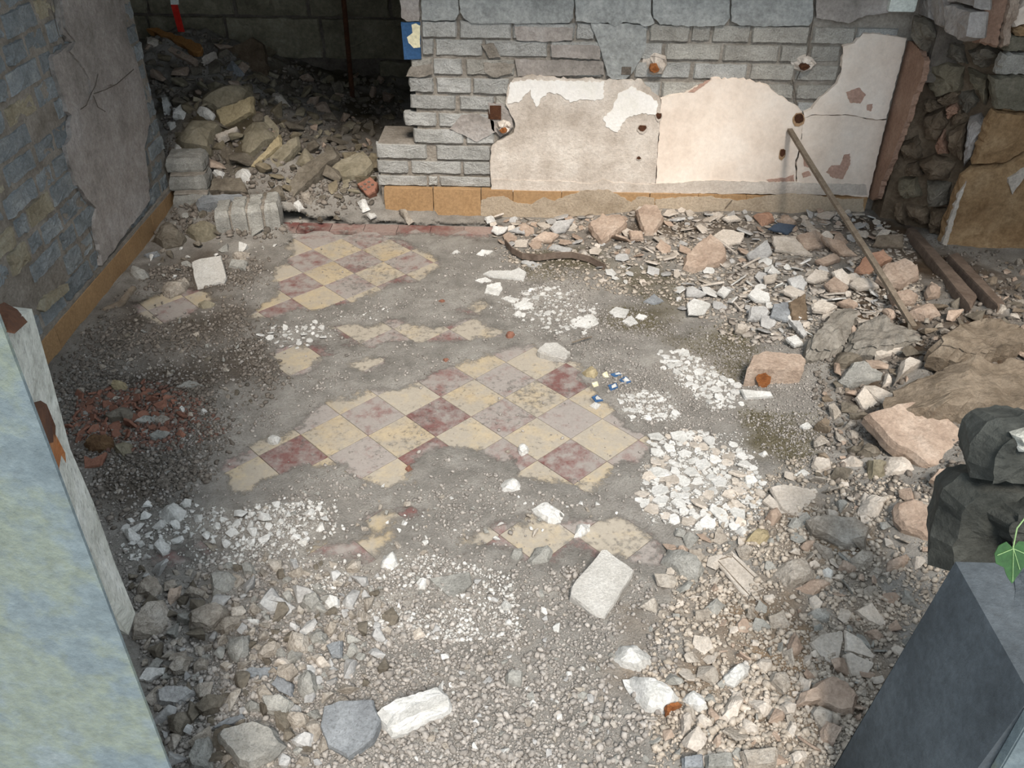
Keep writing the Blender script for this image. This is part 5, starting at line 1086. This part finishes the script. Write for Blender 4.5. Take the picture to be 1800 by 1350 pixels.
NS += scatter('plaster_chunk', 'plaster', 'small rubble stone in the sunlit heap at the bottom right', 'stones of the bottom right heap', [(1150,1040,1180,930,1320,920,1380,830,1500,850,1680,880,1690,985,1620,1100,1500,1350,1130,1350,1110,1260,1190,1180,1110,1090)], 250, .025, .095, ROCK+ROCKF+PLATE, ['stone_beige', 'plate_cream', 'plate_cream', 'plate_pink', 'stone_grey'], 10, tilt=.5, gap=.33)
NS += scatter('pile_stone', 'stone', 'rubble stone in the dark pile through the doorway', 'stones of the rear pile', [(250,50,330,70,460,80,540,130,700,140,710,200,650,240,660,330,560,360,480,330,420,290,320,310,290,200,260,120)], 210, .06, .19, ROCKF, ['old_stone', 'stone_dark', 'stone_olive', 'stone_dark', 'plate_pink'], 11, tilt=.5, gap=.33)
NS += scatter('mortar_clod', 'mortar', 'small rubble stone on the brown heap at the far right', 'stones of the far right heap', [(1480,600,1560,560,1680,520,1800,440,1850,460,1850,640,1640,640,1520,720,1500,860,1430,860,1440,700)], 150, .03, .11, ROCKF, ['plate_pink', 'stone_dark', 'stone_beige', 'earth'], 12, tilt=.5, gap=.33)
NS += scatter('terracotta_shard', 'shard', 'small terracotta shard among the red shards by the left jamb', 'terracotta shards by the left jamb', [(130,700,200,680,300,690,330,730,290,760,220,770,150,790,120,750)], 150, .018, .07, FLAKE, ['terracotta'], 13, tilt=.5, gap=.3)
NS += scatter('floor_stone', 'stone', 'small stone on the dark gravel along the left wall', 'stones on the left gravel', [(95,690,200,560,330,540,420,600,460,680,420,740,330,800,320,860,180,880,160,820)], 120, .016, .045, ROCK, ['stone_grey', 'stone_beige', 'stone_dark'], 14, tilt=.5)
NS += scatter('floor_stone', 'stone', 'small stone on the dust between the tiles and the bottom heaps', 'stones on the lower dust', [(430,890,600,850,760,850,1000,870,1100,900,1000,930,900,950,760,990,600,930)], 90, .014, .04, ROCK, ['stone_grey', 'stone_beige', 'white_chip'], 15, tilt=.5)
NS += scatter('floor_stone', 'stone', 'small stone on the bare gravel at the bottom centre', 'stones on the bottom gravel', [(620,1010,900,1000,1000,1080,1080,1150,1090,1350,700,1350,800,1230,700,1190)], 160, .014, .04, ROCK, ['stone_grey', 'white_chip', 'plate_grey', 'stone_beige'], 16, tilt=.5)
NS += scatter('rubble_stone', 'stone', 'rubble stone spilling out around the joined bricks', 'stones around the joined bricks', [(255,400,330,370,500,380,560,370,660,350,670,385,520,390,490,440,400,470,250,500)], 60, .025, .09, ROCK, ['stone_dark', 'stone_grey', 'stone_beige', 'white_chip'], 17, tilt=.5)

# ---------------------------------------------------------------- uncountable grit, one object for each kind
ICO = None
def ico():
    bm = bmesh.new(); bmesh.ops.create_icosphere(bm, subdivisions=1, radius=.5); bm.verts.ensure_lookup_table()
    V = np.array([v.co[:] for v in bm.verts]); Fc = np.array([[v.index for v in f.verts] for f in bm.faces]); bm.free(); return V, Fc
IV, IF = ico()
def flakes():
    ang = np.linspace(0, 2*np.pi, 6)[:-1]; t = np.stack([.5*np.cos(ang), .5*np.sin(ang), .5+0*ang], -1); V = np.concatenate([t, t*[.92, .92, -1]])
    Fc = [(0, 1, 2), (0, 2, 3), (0, 3, 4), (7, 6, 5), (8, 7, 5), (9, 8, 5)]
    for i in range(5): j = (i+1) % 5; Fc += [(i, 5+i, 5+j), (i, 5+j, j)]
    return V, np.array(Fc)
FV, FF = flakes()
def grit(name, label, polys, n, smin, smax, m, seed, flat=.7, power=2.5, up=.2, cat='gravel', flake=False, mask=None):
    rs = np.random.RandomState(seed); q = sample_px(polys, n, rs)
    W = ground(q[:, 0], q[:, 1]); k = len(W)
    keep = (W[:, 2] > -.004) & inside(W)
    # patchy: thin the grit out where the noise is low
    fl = film[np.clip(((W[:, 1]-Y0)/ST).astype(int), 0, NY-1), np.clip(((W[:, 0]-X0)/ST).astype(int), 0, NX-1)]; keep &= rs.random(k) < np.clip((fl-.38)*2.2, .025, 1)
    pn = fbm(W[:, 0], W[:, 1], 4.5, 4, seed+50); keep &= rs.random(k) < np.clip(.6+pn*2.6, .06, 1)
    if mask is not None: keep &= rs.random(k) < mask[np.clip(((W[:, 1]-Y0)/ST).astype(int), 0, NY-1), np.clip(((W[:, 0]-X0)/ST).astype(int), 0, NX-1)]
    W = W[keep]; k = len(W)
    s = smin*(smax/smin)**(rs.random(k)**power)
    BV, BF = (FV, FF) if flake else (IV, IF)
    if flake:
        jj = rs.uniform(-.32, .32, (40, 5, 1)); pool = BV[None]*(1+np.concatenate([jj, jj], 1)*[1, 1, 0])
    else: pool = BV[None]*(1+rs.uniform(-.36, .36, (40, len(BV), 1)))
    V = pool[rs.randint(40, size=k)]*np.stack([rs.uniform(.8, 1.25, k), rs.uniform(.6, 1., k), flat*rs.uniform(.6, 1.1, k)], -1)[:, None]
    a, b, c = rs.uniform(0, 6.28, k), rs.normal(0, .2 if flake else .45, k), rs.normal(0, .2 if flake else .45, k)
    ca, sa = np.cos(a), np.sin(a); x, y, z = V[..., 0], V[..., 1], V[..., 2]
    y, z = y*np.cos(b)[:, None]-z*np.sin(b)[:, None], y*np.sin(b)[:, None]+z*np.cos(b)[:, None]
    x, z = x*np.cos(c)[:, None]-z*np.sin(c)[:, None], x*np.sin(c)[:, None]+z*np.cos(c)[:, None]
    x, y = x*ca[:, None]-y*sa[:, None], x*sa[:, None]+y*ca[:, None]
    V = np.stack([x, y, z], -1)*s[:, None, None]+W[:, None]; V[..., 2] += (s*up)[:, None]
    Fq = (BF[None]+np.arange(k)[:, None, None]*len(BV)).reshape(-1, 3)
    o = link(name, fast_mesh(name, V.reshape(-1, 3), Fq, 3), None, (0, 0, 0), m); tag(o, label, cat, kind='stuff'); return k
ALLF = (90,690,200,560,330,470,500,420,860,420,1000,480,1120,600,1150,760,1130,900,1180,1000,1100,1100,1000,1350,300,1350,200,1000,150,850)
NG = 0
NG += grit('grey_grit', 'fine grey grit spread over the dusty floor', [ALLF], 52000, .0045, .02, 'dust_grit', 40, power=2.0)
NG += grit('dark_gravel', 'dark gravel banked along the left wall', [(60,690,180,540,270,470,460,440,600,520,600,680,500,800,380,900,200,940,150,850)], 30000, .007, .028, 'dark_gravel', 41, power=2.0, mask=DARKM)
NG += grit('loose_gravel', 'loose grey gravel across the bottom of the floor', [(300,1350,240,1100,230,1000,500,980,760,1000,1000,1000,1180,1020,1190,1180,1120,1350)], 15000, .005, .03, 'grey_gravel', 42, power=2.8)
NG += grit('white_crumbs', 'white plaster crumbs strewn over the lower floor', [(210,985,250,890,400,890,590,880,610,930,560,985,350,1000), (500,985,700,960,900,1010,920,1120,800,1130,640,1100,540,1040)], 8000, .005, .022, 'white_crumb', 43)
NG += grit('flake_crumbs', 'white crumbs between the white flakes', [(850,540,960,495,1060,540,1050,590,960,600), (1140,610,1250,630,1310,700,1260,730,1180,670), (1080,690,1180,690,1200,740,1100,742), (1120,760,1320,760,1350,900,1280,950,1130,920), (440,600,560,565,690,540,680,560,560,605)], 6500, .004, .018, 'white_crumb', 44, flat=.4, flake=True)
NG += grit('tan_gravel', 'sunlit tan gravel between the stones at the bottom right', [(1150,1350,1120,1200,1190,1000,1250,900,1400,800,1600,850,1690,900,1700,985,1600,1150,1500,1350)], 14000, .006, .03, 'tan_gravel', 45)
NG += grit('plaster_crumbs', 'plaster crumbs filling the rubble along the back wall', [(850,400,1000,365,1500,352,1600,420,1640,560,1450,600,1300,610,1200,540,1000,500,880,460)], 9000, .008, .032, 'tan_gravel', 46, flat=.35, flake=True)
NG += grit('plaster_scraps', 'flat plaster scraps packed over the rubble along the back wall', [(860,395,1000,370,1500,355,1600,420,1640,560,1450,600,1300,610,1210,545,1180,470,1000,450,880,430)], 2600, .02, .075, 'plate_scrap', 51, flat=.14, up=.08, cat='plaster', flake=True)
NG += grit('dust_crumbs', 'fine grit on the mossy dust right of the tiles', [(860,470,1000,470,1200,560,1420,600,1480,760,1440,850,1280,780,1130,780,1060,680,1000,600)], 22000, .004, .016, 'dust_grit', 52, power=2.4)
NG += grit('heap_crumbs', 'brown crumbs filling the heap at the right edge', [(1440,600,1640,500,1620,400,1850,440,1850,760,1700,880,1480,880,1430,700)], 6000, .008, .035, 'dark_gravel', 47)
NG += grit('pile_crumbs', 'dark crumbs filling the pile in the rear room', [(240,40,700,120,710,240,660,360,480,420,250,420,290,250)], 6000, .012, .055, 'dark_gravel', 48)
NG += grit('red_crumbs', 'red brick crumbs among the terracotta shards', [(110,760,150,690,260,670,360,700,400,760,330,790,200,800)], 2600, .007, .028, 'terracotta_crumb', 49, cat='crumbs')
NG += grit('moss', 'low dark moss on the damp dust', [(900,440,1200,440,1400,560,1480,760,1440,840,1280,780,1100,600)], 16000, .004, .012, 'moss', 50, flat=.8, cat='moss', mask=MOSS)
print('tiles', ntile, 'individuals', NS, 'grit', NG, 'objects', len(bpy.data.objects))
